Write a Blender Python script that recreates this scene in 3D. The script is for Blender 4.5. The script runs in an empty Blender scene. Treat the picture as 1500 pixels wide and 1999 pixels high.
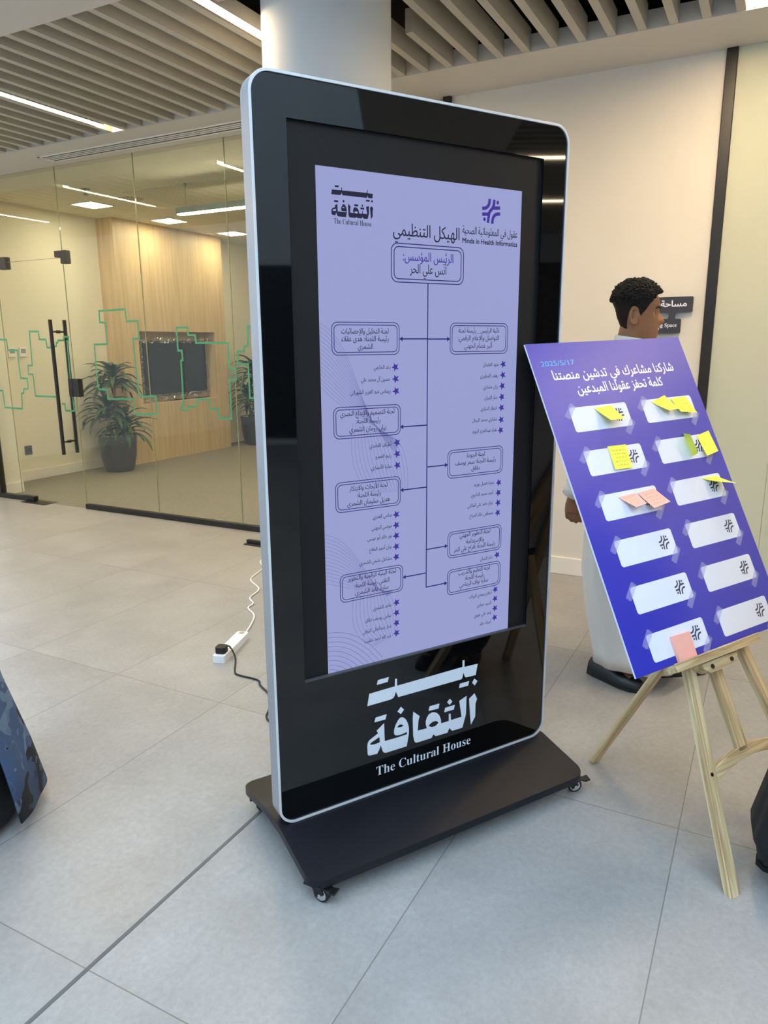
import bpy, bmesh, math, random
from mathutils import Vector, Matrix, noise
from mathutils.geometry import tessellate_polygon, delaunay_2d_cdt
import numpy as np
from math import sin, cos, pi, radians, sqrt, exp, atan2

random.seed(7)
scene = bpy.context.scene
COL = scene.collection

# ---------------------------------------------------------------- camera, world, exposure
cam_data = bpy.data.cameras.new('camera')
cam_data.sensor_fit = 'VERTICAL'
cam_data.sensor_height = 24.0
cam_data.sensor_width = 24.0 * 1500 / 1999
cam_data.lens = 1428.17 * 24.0 / 1999
cam_data.clip_start = 0.02
cam_data.clip_end = 200
cam = bpy.data.objects.new('camera', cam_data)
COL.objects.link(cam)
_r = Vector((0.4635562, -0.8860406, -0.0069095))
_d = Vector((-0.2008144, -0.0974601, -0.9747693))
_f = Vector((0.8630117, 0.4532479, -0.2231079))
cam.matrix_world = Matrix(((_r.x, -_d.x, -_f.x, -1.91809), (_r.y, -_d.y, -_f.y, -0.86511), (_r.z, -_d.z, -_f.z, 1.46862), (0, 0, 0, 1)))
scene.camera = cam

vs = scene.view_settings
vs.view_transform = 'Standard'
vs.look = 'None'
vs.gamma = 1.0
vs.use_curve_mapping = False
vs.exposure = 0.0
scene.cycles.use_denoising = True
scene.cycles.max_bounces = 10
scene.cycles.diffuse_bounces = 5
scene.cycles.glossy_bounces = 5
scene.cycles.transmission_bounces = 8
scene.cycles.transparent_max_bounces = 24
scene.cycles.sample_clamp_indirect = 8.0
scene.cycles.caustics_reflective = False
scene.cycles.caustics_refractive = False

SKY_STRENGTH = 4.1
SKY_COLOR = (0.60, 0.80, 1.0)
LOBBY_LIGHT = 172.0      # ceiling strips of the lobby
ROOM_LIGHT = 42.0       # square ceiling panels of the glass room
SCREEN_LIGHT = 0.36

world = bpy.data.worlds.new('sky')
scene.world = world
world.use_nodes = True
bg = world.node_tree.nodes['Background']
bg.inputs['Color'].default_value = (*SKY_COLOR, 1)
bg.inputs['Strength'].default_value = SKY_STRENGTH


# ---------------------------------------------------------------- materials
def srgb(r, g, b):
    def f(c):
        c /= 255.0
        return c / 12.92 if c <= 0.04045 else ((c + 0.055) / 1.055) ** 2.4
    return (f(r), f(g), f(b), 1.0)


def new_mat(name):
    m = bpy.data.materials.new(name)
    m.use_nodes = True
    nt = m.node_tree
    return m, nt, nt.nodes['Principled BSDF']


def setin(b, **kw):
    for k, v in kw.items():
        b.inputs[k.replace('_', ' ')].default_value = v


def mat(name, col, rough=0.5, metal=0.0, spec=0.5, var=0.06, scale=6.0, bump=0.0, stretch=(1, 1, 1), emit=None, emit_s=0.0):
    """Principled surface whose colour wanders a little with procedural noise."""
    m, nt, b = new_mat(name)
    N, L = nt.nodes, nt.links
    tc = N.new('ShaderNodeTexCoord')
    mp = N.new('ShaderNodeMapping')
    mp.inputs['Scale'].default_value = stretch
    nz = N.new('ShaderNodeTexNoise')
    nz.inputs['Scale'].default_value = scale
    nz.inputs['Detail'].default_value = 5
    L.new(tc.outputs['Object'], mp.inputs['Vector'])
    L.new(mp.outputs['Vector'], nz.inputs['Vector'])
    rp = N.new('ShaderNodeValToRGB')
    rp.color_ramp.elements[0].position = 0.3
    rp.color_ramp.elements[1].position = 0.7
    rp.color_ramp.elements[0].color = tuple(max(0, c * (1 - var)) for c in col[:3]) + (1,)
    rp.color_ramp.elements[1].color = tuple(min(1, c * (1 + var)) for c in col[:3]) + (1,)
    L.new(nz.outputs['Fac'], rp.inputs['Fac'])
    L.new(rp.outputs['Color'], b.inputs['Base Color'])
    b.inputs['Roughness'].default_value = rough
    b.inputs['Metallic'].default_value = metal
    b.inputs['Specular IOR Level'].default_value = spec
    if bump:
        bp = N.new('ShaderNodeBump')
        bp.inputs['Strength'].default_value = bump
        bp.inputs['Distance'].default_value = 0.002
        L.new(nz.outputs['Fac'], bp.inputs['Height'])
        L.new(bp.outputs['Normal'], b.inputs['Normal'])
    if emit:
        b.inputs['Emission Color'].default_value = emit
        b.inputs['Emission Strength'].default_value = emit_s
    return m


def emitter(name, col, strength):
    m, nt, b = new_mat(name)
    setin(b, Base_Color=(0.8, 0.8, 0.8, 1), Roughness=0.4)
    b.inputs['Emission Color'].default_value = (*col, 1)
    b.inputs['Emission Strength'].default_value = strength
    return m


def glass_mat(name, tint, ior=1.45):
    m, nt, b = new_mat(name)
    N, L = nt.nodes, nt.links
    N.remove(b)
    tr = N.new('ShaderNodeBsdfTransparent')
    tr.inputs['Color'].default_value = (*tint, 1)
    gl = N.new('ShaderNodeBsdfGlossy')
    gl.inputs['Roughness'].default_value = 0.0
    fr = N.new('ShaderNodeFresnel')
    fr.inputs['IOR'].default_value = ior
    # back faces of the pane see the same reflection strength as its front
    ge = N.new('ShaderNodeNewGeometry')
    io = N.new('ShaderNodeMix')
    io.data_type = 'FLOAT'
    io.inputs[2].default_value = ior
    io.inputs[3].default_value = 1.0 / ior
    L.new(ge.outputs['Backfacing'], io.inputs[0])
    L.new(io.outputs[0], fr.inputs['IOR'])
    mx = N.new('ShaderNodeMixShader')
    L.new(fr.outputs['Fac'], mx.inputs['Fac'])
    L.new(tr.outputs[0], mx.inputs[1])
    L.new(gl.outputs[0], mx.inputs[2])
    L.new(mx.outputs[0], N['Material Output'].inputs['Surface'])
    return m


def floor_mat():
    m, nt, b = new_mat('porcelain_tile')
    N, L = nt.nodes, nt.links
    def math_(op, a, bb=None, c=None):
        n = N.new('ShaderNodeMath'); n.operation = op
        for i, v in enumerate((a, bb, c)):
            if v is None: continue
            if isinstance(v, (int, float)): n.inputs[i].default_value = v
            else: L.new(v, n.inputs[i])
        return n.outputs[0]
    tc = N.new('ShaderNodeTexCoord')
    sp = N.new('ShaderNodeSeparateXYZ')
    L.new(tc.outputs['Object'], sp.inputs[0])
    u = math_('DIVIDE', math_('SUBTRACT', sp.outputs['X'], 1.474), 1.210)
    v = math_('DIVIDE', math_('SUBTRACT', sp.outputs['Y'], 2.882), 0.604)
    fu, fv = math_('FRACT', u), math_('FRACT', v)
    du = math_('MULTIPLY', math_('MINIMUM', fu, math_('SUBTRACT', 1.0, fu)), 1.210)
    dv = math_('MULTIPLY', math_('MINIMUM', fv, math_('SUBTRACT', 1.0, fv)), 0.604)
    d = math_('MINIMUM', du, dv)
    g = N.new('ShaderNodeMapRange')
    g.inputs['From Min'].default_value = 0.0009
    g.inputs['From Max'].default_value = 0.0021
    g.inputs['To Min'].default_value = 1.0
    g.inputs['To Max'].default_value = 0.0
    L.new(d, g.inputs['Value'])
    cb = N.new('ShaderNodeCombineXYZ')
    L.new(math_('FLOOR', u), cb.inputs[0]); L.new(math_('FLOOR', v), cb.inputs[1])
    wn = N.new('ShaderNodeTexWhiteNoise'); wn.noise_dimensions = '3D'
    L.new(cb.outputs[0], wn.inputs['Vector'])
    # every tile gets its own piece of the cloud pattern
    off = N.new('ShaderNodeVectorMath'); off.operation = 'MULTIPLY_ADD'
    L.new(wn.outputs['Color'], off.inputs[0])
    off.inputs[1].default_value = (9, 9, 9)
    L.new(tc.outputs['Object'], off.inputs[2])
    n1 = N.new('ShaderNodeTexNoise'); n1.inputs['Scale'].default_value = 2.4; n1.inputs['Detail'].default_value = 6; n1.inputs['Roughness'].default_value = 0.6
    L.new(off.outputs[0], n1.inputs['Vector'])
    n2 = N.new('ShaderNodeTexNoise'); n2.inputs['Scale'].default_value = 55; n2.inputs['Detail'].default_value = 8; n2.inputs['Roughness'].default_value = 0.75
    L.new(off.outputs[0], n2.inputs['Vector'])
    r1 = N.new('ShaderNodeValToRGB')
    r1.color_ramp.elements[0].position = 0.30; r1.color_ramp.elements[0].color = (0.272, 0.263, 0.252, 1)
    r1.color_ramp.elements[1].position = 0.72; r1.color_ramp.elements[1].color = (0.36, 0.35, 0.338, 1)
    L.new(n1.outputs['Fac'], r1.inputs['Fac'])
    r2 = N.new('ShaderNodeValToRGB')
    r2.color_ramp.elements[0].position = 0.32; r2.color_ramp.elements[0].color = (0.86, 0.86, 0.86, 1)
    r2.color_ramp.elements[1].position = 0.66; r2.color_ramp.elements[1].color = (1.06, 1.06, 1.06, 1)
    L.new(n2.outputs['Fac'], r2.inputs['Fac'])
    mul = N.new('ShaderNodeMix'); mul.data_type = 'RGBA'; mul.blend_type = 'MULTIPLY'; mul.inputs[0].default_value = 1.0
    L.new(r1.outputs[0], mul.inputs[6]); L.new(r2.outputs[0], mul.inputs[7])
    mg = N.new('ShaderNodeMix'); mg.data_type = 'RGBA'
    mg.inputs[7].default_value = (0.155, 0.142, 0.128, 1)
    L.new(g.outputs[0], mg.inputs[0]); L.new(mul.outputs[2], mg.inputs[6])
    L.new(mg.outputs[2], b.inputs['Base Color'])
    rr = N.new('ShaderNodeMapRange'); rr.inputs['To Min'].default_value = 0.30; rr.inputs['To Max'].default_value = 0.44
    L.new(n1.outputs['Fac'], rr.inputs['Value']); L.new(rr.outputs[0], b.inputs['Roughness'])
    b.inputs['Specular IOR Level'].default_value = 0.45
    return m


def wood_mat(name, c0, c1, scale=1.0, axis='Z', rough=0.45):
    m, nt, b = new_mat(name)
    N, L = nt.nodes, nt.links
    tc = N.new('ShaderNodeTexCoord')
    mp = N.new('ShaderNodeMapping')
    s = {'X': (1.2, 26, 26), 'Y': (26, 1.2, 26), 'Z': (26, 26, 1.2)}[axis]
    mp.inputs['Scale'].default_value = tuple(k * scale for k in s)
    nz = N.new('ShaderNodeTexNoise'); nz.inputs['Scale'].default_value = 1.6; nz.inputs['Detail'].default_value = 7; nz.inputs['Distortion'].default_value = 0.6
    L.new(tc.outputs['Object'], mp.inputs[0]); L.new(mp.outputs[0], nz.inputs['Vector'])
    rp = N.new('ShaderNodeValToRGB')
    rp.color_ramp.elements[0].position = 0.34; rp.color_ramp.elements[0].color = c0
    rp.color_ramp.elements[1].position = 0.62; rp.color_ramp.elements[1].color = c1
    L.new(nz.outputs['Fac'], rp.inputs['Fac']); L.new(rp.outputs[0], b.inputs['Base Color'])
    b.inputs['Roughness'].default_value = rough
    return m


def ramp_mat(name, stops, axis, lo, hi, rough=0.5):
    """Colour laid as a ramp along one object axis."""
    m, nt, b = new_mat(name)
    N, L = nt.nodes, nt.links
    tc = N.new('ShaderNodeTexCoord'); sp = N.new('ShaderNodeSeparateXYZ'); mr = N.new('ShaderNodeMapRange')
    mr.inputs['From Min'].default_value = lo; mr.inputs['From Max'].default_value = hi
    rp = N.new('ShaderNodeValToRGB')
    e = rp.color_ramp.elements
    e[0].position, e[0].color = stops[0]; e[1].position, e[1].color = stops[-1]
    for p, c in stops[1:-1]:
        k = e.new(p); k.color = c
    L.new(tc.outputs['Object'], sp.inputs[0]); L.new(sp.outputs[axis], mr.inputs['Value'])
    L.new(mr.outputs[0], rp.inputs['Fac']); L.new(rp.outputs[0], b.inputs['Base Color'])
    b.inputs['Roughness'].default_value = rough
    return m


def dotted_mat(name, col, dot):
    m, nt, b = new_mat(name)
    N, L = nt.nodes, nt.links
    tc = N.new('ShaderNodeTexCoord')
    vo = N.new('ShaderNodeTexVoronoi'); vo.inputs['Scale'].default_value = 36; vo.inputs['Randomness'].default_value = 0.0
    L.new(tc.outputs['Object'], vo.inputs['Vector'])
    mr = N.new('ShaderNodeMapRange'); mr.inputs['From Min'].default_value = 0.24; mr.inputs['From Max'].default_value = 0.30
    L.new(vo.outputs['Distance'], mr.inputs['Value'])
    mx = N.new('ShaderNodeMix'); mx.data_type = 'RGBA'
    mx.inputs[6].default_value = dot; mx.inputs[7].default_value = col
    L.new(mr.outputs[0], mx.inputs[0]); L.new(mx.outputs[2], b.inputs['Base Color'])
    b.inputs['Roughness'].default_value = 0.8
    return m


def denim_mat():
    m, nt, b = new_mat('denim_patchwork')
    N, L = nt.nodes, nt.links
    tc = N.new('ShaderNodeTexCoord')
    wz = N.new('ShaderNodeTexNoise'); wz.inputs['Scale'].default_value = 7.0; wz.inputs['Detail'].default_value = 2
    L.new(tc.outputs['Object'], wz.inputs['Vector'])
    mixv = N.new('ShaderNodeMix'); mixv.data_type = 'VECTOR'; mixv.inputs[0].default_value = 0.55
    L.new(tc.outputs['Object'], mixv.inputs[4]); L.new(wz.outputs['Color'], mixv.inputs[5])
    vo = N.new('ShaderNodeTexVoronoi'); vo.inputs['Scale'].default_value = 9.0
    L.new(mixv.outputs[1], vo.inputs['Vector'])
    sp = N.new('ShaderNodeSeparateColor'); L.new(vo.outputs['Color'], sp.inputs[0])
    rp = N.new('ShaderNodeValToRGB'); rp.color_ramp.interpolation = 'CONSTANT'
    e = rp.color_ramp.elements
    e[0].position = 0.0; e[0].color = srgb(56, 78, 112)
    e[1].position = 0.35; e[1].color = srgb(78, 100, 128)
    k = e.new(0.6); k.color = srgb(40, 56, 92)
    k = e.new(0.8); k.color = srgb(92, 114, 138)
    k = e.new(0.94); k.color = srgb(14, 16, 24)
    L.new(sp.outputs[0], rp.inputs['Fac'])
    ve = N.new('ShaderNodeTexVoronoi'); ve.feature = 'DISTANCE_TO_EDGE'; ve.inputs['Scale'].default_value = 9.0
    L.new(mixv.outputs[1], ve.inputs['Vector'])
    mr = N.new('ShaderNodeMapRange'); mr.inputs['From Min'].default_value = 0.004; mr.inputs['From Max'].default_value = 0.012
    L.new(ve.outputs['Distance'], mr.inputs['Value'])
    mx = N.new('ShaderNodeMix'); mx.data_type = 'RGBA'; mx.inputs[6].default_value = srgb(88, 102, 122)
    L.new(mr.outputs[0], mx.inputs[0]); L.new(rp.outputs[0], mx.inputs[7])
    wv = N.new('ShaderNodeTexNoise'); wv.inputs['Scale'].default_value = 260
    L.new(tc.outputs['Object'], wv.inputs['Vector'])
    bp = N.new('ShaderNodeBump'); bp.inputs['Strength'].default_value = 0.4; bp.inputs['Distance'].default_value = 0.002
    L.new(wv.outputs['Fac'], bp.inputs['Height']); L.new(bp.outputs[0], b.inputs['Normal'])
    L.new(mx.outputs[2], b.inputs['Base Color'])
    b.inputs['Roughness'].default_value = 0.75
    return m


M = {}
M['floor'] = floor_mat()
M['carpet'] = mat('carpet', (0.235, 0.21, 0.175, 1), 0.85, var=0.10, scale=30, bump=0.3)
M['plaster'] = mat('plaster_paint', srgb(224, 217, 206), 0.75, var=0.012, scale=2.0)
M['plaster_room'] = mat('plaster_room_paint', srgb(236, 228, 206), 0.75, var=0.012, scale=2.0)
M['soffit'] = mat('soffit_paint', srgb(208, 202, 194), 0.8, var=0.012, scale=2.0)
M['slat'] = mat('slat_paint', srgb(188, 182, 169), 0.6, var=0.03, scale=5)
M['void'] = mat('ceiling_void_paint', srgb(34, 32, 31), 0.9)
M['atrium'] = mat('atrium_render', srgb(226, 228, 230), 0.85, var=0.03, scale=1.0)
M['column'] = mat('column_paint', srgb(238, 238, 238), 0.9, var=0.008, scale=2.0)
M['skirting'] = mat('skirting_paint', srgb(236, 230, 220), 0.5, var=0.01)
M['black_metal'] = mat('black_metal', srgb(22, 21, 21), 0.42, metal=0.0, spec=0.5, var=0.15)
M['bronze_black'] = mat('bronze_black_frame', srgb(30, 25, 22), 0.35, spec=0.5, var=0.15)
M['glass'] = glass_mat('clear_glass', (0.955, 0.972, 0.925))
M['frosted'] = mat('frosted_glass', srgb(196, 197, 176), 0.5, spec=0.35, var=0.03, scale=1.2)
M['decal'] = mat('green_vinyl', srgb(72, 146, 108), 0.5, var=0.05)
M['joint'] = mat('rubber_joint', srgb(92, 92, 92), 0.6, var=0.1)
M['panel_wood'] = wood_mat('oak_veneer', srgb(200, 172, 128), srgb(216, 190, 147), 0.55, 'Z', 0.45)
M['pine_x'] = wood_mat('pine_along_x', srgb(166, 134, 92), srgb(218, 196, 152), 1.6, 'X', 0.55)
M['pine_z'] = wood_mat('pine_along_z', srgb(166, 134, 92), srgb(218, 196, 152), 1.6, 'Z', 0.55)
M['silver'] = mat('silver_aluminium', srgb(168, 171, 178), 0.38, metal=0.5, spec=0.5, var=0.02)
M['rim'] = mat('light_anodised_rim', srgb(214, 216, 218), 0.4, metal=0.2, var=0.01)
M['kiosk_glass'] = mat('black_glass', srgb(6, 6, 7), 0.03, spec=0.55, var=0.0)
M['bezel'] = mat('matt_black_bezel', srgb(27, 26, 27), 0.5, spec=0.22, var=0.05)
M['recess'] = mat('recess_black', srgb(10, 10, 11), 0.5)
M['recess_edge'] = mat('recess_edge_grey', srgb(70, 72, 76), 0.35)
M['base_black'] = mat('powder_coat_black', srgb(15, 17, 24), 0.40, spec=0.35, var=0.06, scale=60)
M['rubber'] = mat('black_rubber', srgb(18, 18, 18), 0.6)
M['chrome'] = mat('chrome', srgb(210, 210, 210), 0.15, metal=1.0, var=0.0)
M['white_plastic'] = mat('white_plastic', srgb(240, 240, 238), 0.35, var=0.01)
M['grey_plastic'] = mat('grey_plastic', srgb(150, 152, 150), 0.4)
M['black_plastic'] = mat('black_plastic', srgb(20, 20, 21), 0.4)
M['vinyl_white'] = mat('white_vinyl', srgb(216, 222, 230), 0.5, var=0.01)
M['display'] = emitter('display_lavender', (0.35, 0.385, 0.70), SCREEN_LIGHT * 2.45)
M['display'].node_tree.nodes['Principled BSDF'].inputs['Base Color'].default_value = (0.01, 0.01, 0.012, 1)
M['ink_dark'] = emitter('display_ink_dark', (0.03, 0.025, 0.10), SCREEN_LIGHT)
M['ink_navy'] = emitter('display_ink_navy', (0.045, 0.03, 0.32), SCREEN_LIGHT * 1.3)
M['ink_purple'] = emitter('display_ink_purple', (0.085, 0.045, 0.55), SCREEN_LIGHT * 1.5)
M['ink_wave'] = emitter('display_ink_wave', (0.235, 0.24, 0.60), SCREEN_LIGHT * 1.9)
for k in ('ink_dark', 'ink_navy', 'ink_purple', 'ink_wave'):
    M[k].node_tree.nodes['Principled BSDF'].inputs['Base Color'].default_value = (0.01, 0.01, 0.012, 1)
for k in ('display', 'ink_dark', 'ink_navy', 'ink_purple', 'ink_wave'):
    M[k].node_tree.nodes['Principled BSDF'].inputs['Specular IOR Level'].default_value = 0.12
M['poster_blue'] = ramp_mat('poster_print_and_sheen', [(0.0, srgb(46, 50, 172)), (0.55, srgb(56, 54, 172)), (1.0, srgb(78, 73, 180))], 'Z', 0.0, 1.02, 0.38)  # printed gradient, with some lighting sheen painted into the lighter top
M['foam_white'] = mat('foam_board_white', srgb(226, 230, 246), 0.6, var=0.01)
M['card_print'] = mat('card_print_white', srgb(222, 226, 240), 0.45, var=0.012)
M['tape_print'] = mat('tape_print_lilac', srgb(186, 184, 236), 0.45, var=0.03, scale=60)
_nt = M['tape_print'].node_tree
_nt.nodes['Principled BSDF'].inputs['Alpha'].default_value = 0.38
M['print_dark'] = mat('print_dark_grey', srgb(52, 52, 78), 0.5)
M['print_cyan'] = mat('print_light_blue', srgb(96, 168, 226), 0.5)
M['print_white'] = mat('print_white', srgb(236, 236, 246), 0.5)
M['note_yellow'] = mat('yellow_paper', srgb(238, 240, 84), 0.7, var=0.03, scale=20)
M['note_pink'] = mat('pink_paper', srgb(246, 176, 160), 0.7, var=0.03, scale=20)
M['pen'] = mat('pen_ink', srgb(96, 92, 44), 0.6)
M['pen_red'] = mat('pen_ink_brown', srgb(150, 84, 78), 0.6)
M['skin'] = mat('skin', srgb(142, 98, 68), 0.5, spec=0.4, var=0.08, scale=14)
M['skin_light'] = mat('skin_light', srgb(182, 138, 108), 0.5, spec=0.4, var=0.06, scale=14)
M['eye_white'] = mat('eye_white', srgb(196, 186, 176), 0.25)
M['hair'] = mat('black_hair', srgb(21, 17, 14), 0.7, spec=0.25, var=0.5, scale=90, bump=0.9)
M['hair_fade'] = mat('cropped_hair', srgb(34, 26, 21), 0.8, spec=0.2, var=0.4, scale=160)
M['thobe'] = mat('white_cotton', srgb(222, 216, 208), 0.85, var=0.02, scale=5)
M['shoe'] = mat('black_leather', srgb(20, 19, 20), 0.4)
M['denim'] = denim_mat()
M['black_cloth'] = mat('black_cloth', srgb(15, 15, 19), 0.8, var=0.3, scale=80, bump=0.3)
M['sign_navy'] = mat('sign_navy', srgb(54, 54, 66), 0.5, var=0.03)
M['pot'] = mat('charcoal_pot', srgb(64, 64, 66), 0.35, var=0.05)
M['pebble'] = mat('white_pebble', srgb(222, 214, 200), 0.7, var=0.15, scale=60)
M['leaf'] = mat('dracaena_leaf', srgb(58, 84, 38), 0.4, var=0.35, scale=9)
M['stem'] = mat('dracaena_stem', srgb(122, 98, 66), 0.8, var=0.2, scale=40)
M['tv_screen'] = mat('tv_screen', srgb(22, 23, 26), 0.12, spec=0.5, var=0.02)
M['wrap'] = glass_mat('clear_film', (0.90, 0.90, 0.88), 2.2)
_nt = M['wrap'].node_tree
for _n in _nt.nodes:
    if _n.type == 'BSDF_GLOSSY': _n.inputs['Roughness'].default_value = 0.18
    if _n.type == 'MIX_SHADER': _mxn = _n
for _l in list(_mxn.inputs['Fac'].links): _nt.links.remove(_l)
_mxn.inputs['Fac'].default_value = 0.30
M['room_ceiling'] = mat('room_ceiling_paint', srgb(226, 222, 206), 0.8, var=0.01)
M['perforated'] = dotted_mat('perforated_board', srgb(226, 222, 206), srgb(176, 170, 150))
M['strip_light'] = emitter('strip_diffuser', (1.0, 0.76, 0.47), LOBBY_LIGHT)
M['panel_light'] = emitter('panel_diffuser', (1.0, 0.88, 0.65), ROOM_LIGHT)
M['pendant_light'] = emitter('pendant_diffuser', (1.0, 0.90, 0.67), 112.0)
M['pendant_body'] = mat('pendant_grey', srgb(150, 158, 150), 0.5)
M['window_dark'] = mat('tinted_window', srgb(30, 34, 40), 0.08, spec=0.6)


# ---------------------------------------------------------------- mesh helpers
class MB:
    def __init__(self):
        self.v, self.f, self.m = [], [], []

    def add(self, verts, faces, mi=0):
        o = len(self.v)
        self.v += [tuple(p) for p in verts]
        self.f += [tuple(i + o for i in f) for f in faces]
        self.m += [mi] * len(faces)
        return self

    def box(self, x0, x1, y0, y1, z0, z1, mi=0):
        v = [(x, y, z) for z in (z0, z1) for y in (y0, y1) for x in (x0, x1)]
        return self.add(v, [(0, 2, 3, 1), (4, 5, 7, 6), (0, 1, 5, 4), (2, 6, 7, 3), (0, 4, 6, 2), (1, 3, 7, 5)], mi)

    def beam(self, a, b, w, t, side, mi=0, w2=None, t2=None):
        """Rectangular bar from a to b; w across `side`, t across the other direction."""
        a, b = Vector(a), Vector(b)
        d = (b - a).normalized()
        s = Vector(side); s = (s - d * s.dot(d)).normalized()
        n = d.cross(s)
        w2 = w if w2 is None else w2; t2 = t if t2 is None else t2
        v = []
        for p, ww, tt in ((a, w, t), (b, w2, t2)):
            for i, j in ((-1, -1), (1, -1), (1, 1), (-1, 1)):
                v.append(p + s * (i * ww / 2) + n * (j * tt / 2))
        return self.add(v, [(3, 2, 1, 0), (4, 5, 6, 7), (0, 1, 5, 4), (1, 2, 6, 5), (2, 3, 7, 6), (3, 0, 4, 7)], mi)

    def tube(self, pts, r, n=10, mi=0, caps=True):
        pts = [Vector(p) for p in pts]
        rs = r if isinstance(r, (list, tuple)) else [r] * len(pts)
        v, f = [], []
        d0 = (pts[1] - pts[0]).normalized()
        s = d0.orthogonal().normalized()
        for i, p in enumerate(pts):
            d = (pts[min(i + 1, len(pts) - 1)] - pts[max(i - 1, 0)]).normalized()
            s = (s - d * s.dot(d))
            s = s.normalized() if s.length > 1e-6 else d.orthogonal().normalized()
            t = d.cross(s)
            for k in range(n):
                a = 2 * pi * k / n
                v.append(p + (s * cos(a) + t * sin(a)) * rs[i])
        for i in range(len(pts) - 1):
            for k in range(n):
                a, b = i * n + k, i * n + (k + 1) % n
                f.append((a, b, b + n, a + n))
        if caps:
            f.append(tuple(reversed(range(n))))
            f.append(tuple(range((len(pts) - 1) * n, len(pts) * n)))
        return self.add(v, f, mi)

    def cyl(self, a, b, r, n=24, mi=0, r2=None):
        return self.tube([a, b], [r, r if r2 is None else r2], n, mi)

    def lathe(self, prof, c=(0, 0, 0), n=40, mi=0, close=False):
        v, f = [], []
        for r, z in prof:
            for k in range(n):
                a = 2 * pi * k / n
                v.append((c[0] + r * cos(a), c[1] + r * sin(a), c[2] + z))
        m = len(prof)
        for i in range(m - 1):
            for k in range(n):
                a, b = i * n + k, i * n + (k + 1) % n
                f.append((a, b, b + n, a + n))
        if close:
            f.append(tuple(reversed(range(n))))
            f.append(tuple(range((m - 1) * n, m * n)))
        return self.add(v, f, mi)

    def rings(self, rings, mi=0, cap0=True, cap1=True):
        n = len(rings[0]); v = [p for r in rings for p in r]; f = []
        for i in range(len(rings) - 1):
            for k in range(n):
                a, b = i * n + k, i * n + (k + 1) % n
                f.append((a, b, b + n, a + n))
        if cap0: f.append(tuple(reversed(range(n))))
        if cap1: f.append(tuple(range((len(rings) - 1) * n, len(rings) * n)))
        return self.add(v, f, mi)

    def prism(self, outline, place, depth, mi=0, holes=()):
        """2D outline (x, z) -> solid; place(x, z, d) maps to 3D with d = 0 front, d = depth back."""
        loops = [list(outline)] + [list(h) for h in holes]
        tris = tess(loops)
        flat = [p for l in loops for p in l]
        n = len(flat)
        v = [place(p[0], p[1], 0.0) for p in flat]
        if depth == 0:
            return self.add(v, tris, mi)
        v += [place(p[0], p[1], depth) for p in flat]
        f = list(tris) + [tuple(i + n for i in reversed(t)) for t in tris]
        o = 0
        for l in loops:
            k = len(l)
            for i in range(k):
                a, b = o + i, o + (i + 1) % k
                f.append((a, a + n, b + n, b))
            o += k
        return self.add(v, f, mi)

    def ico(self, c, r, sub=2, sc=(1, 1, 1), mi=0):
        bm = bmesh.new(); bmesh.ops.create_icosphere(bm, subdivisions=sub, radius=1.0)
        bm.verts.index_update()
        v = [(c[0] + q.co.x * r * sc[0], c[1] + q.co.y * r * sc[1], c[2] + q.co.z * r * sc[2]) for q in bm.verts]
        f = [tuple(x.index for x in q.verts) for q in bm.faces]
        bm.free()
        return self.add(v, f, mi)


def tess(loops):
    """Triangulate an outline with holes, all triangles turned the same way."""
    tris = tessellate_polygon([[Vector((p[0], p[1], 0)) for p in l] for l in loops])
    flat = [p for l in loops for p in l]
    out = []
    for a, b, c in tris:
        A, B, Cc = flat[a], flat[b], flat[c]
        cr = (B[0] - A[0]) * (Cc[1] - A[1]) - (B[1] - A[1]) * (Cc[0] - A[0])
        if abs(cr) < 1e-14: continue
        out.append((a, b, c) if cr > 0 else (a, c, b))
    return out


def obj(name, mb, mats, parent=None, smooth=False, bevel=0.0, fix=True, seg=2, angle=35):
    me = bpy.data.meshes.new(name)
    me.from_pydata(mb.v, [], mb.f)
    if not isinstance(mats, (list, tuple)): mats = [mats]
    for m in mats: me.materials.append(m)
    if len(mats) > 1:
        me.polygons.foreach_set('material_index', mb.m)
    if fix:
        bm = bmesh.new(); bm.from_mesh(me)
        bmesh.ops.recalc_face_normals(bm, faces=bm.faces)
        bm.to_mesh(me); bm.free()
    if smooth:
        me.polygons.foreach_set('use_smooth', [True] * len(me.polygons))
        try:
            me.set_sharp_from_angle(angle=radians(angle))
        except Exception:
            pass
    me.update()
    o = bpy.data.objects.new(name, me)
    COL.objects.link(o)
    if parent: o.parent = parent
    if bevel:
        b = o.modifiers.new('bevel', 'BEVEL'); b.width = bevel; b.segments = seg; b.limit_method = 'ANGLE'; b.angle_limit = radians(40)
    return o


def tag(o, label, cat, group=None):
    o['label'] = label; o['category'] = cat
    if group: o['group'] = group
    return o


def thing(name, label, cat, loc=(0, 0, 0), rotz=0.0, group=None, mat_=None):
    o = bpy.data.objects.new(name, None)
    COL.objects.link(o)
    o.empty_display_size = 0.1
    if mat_ is not None: o.matrix_world = mat_
    else:
        o.location = loc; o.rotation_euler = (0, 0, rotz)
    return tag(o, label, cat, group)


def struct(name, mb, m, parent=None, **kw):
    o = obj(name, mb, m, parent, **kw)
    if parent is None: o['kind'] = 'structure'
    return o


def copy_tree(o, parent=None):
    c = o.copy(); COL.objects.link(c)
    if parent: c.parent = parent
    for ch in list(o.children):
        copy_tree(ch, c)
    return c


def rounded(x0, x1, z0, z1, r, n=8):
    pts = []
    for cx, cz, a0 in ((x1 - r, z1 - r, 0), (x0 + r, z1 - r, 90), (x0 + r, z0 + r, 180), (x1 - r, z0 + r, 270)):
        for k in range(n + 1):
            a = radians(a0 + 90 * k / n)
            pts.append((cx + r * cos(a), cz + r * sin(a)))
    return pts


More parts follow.
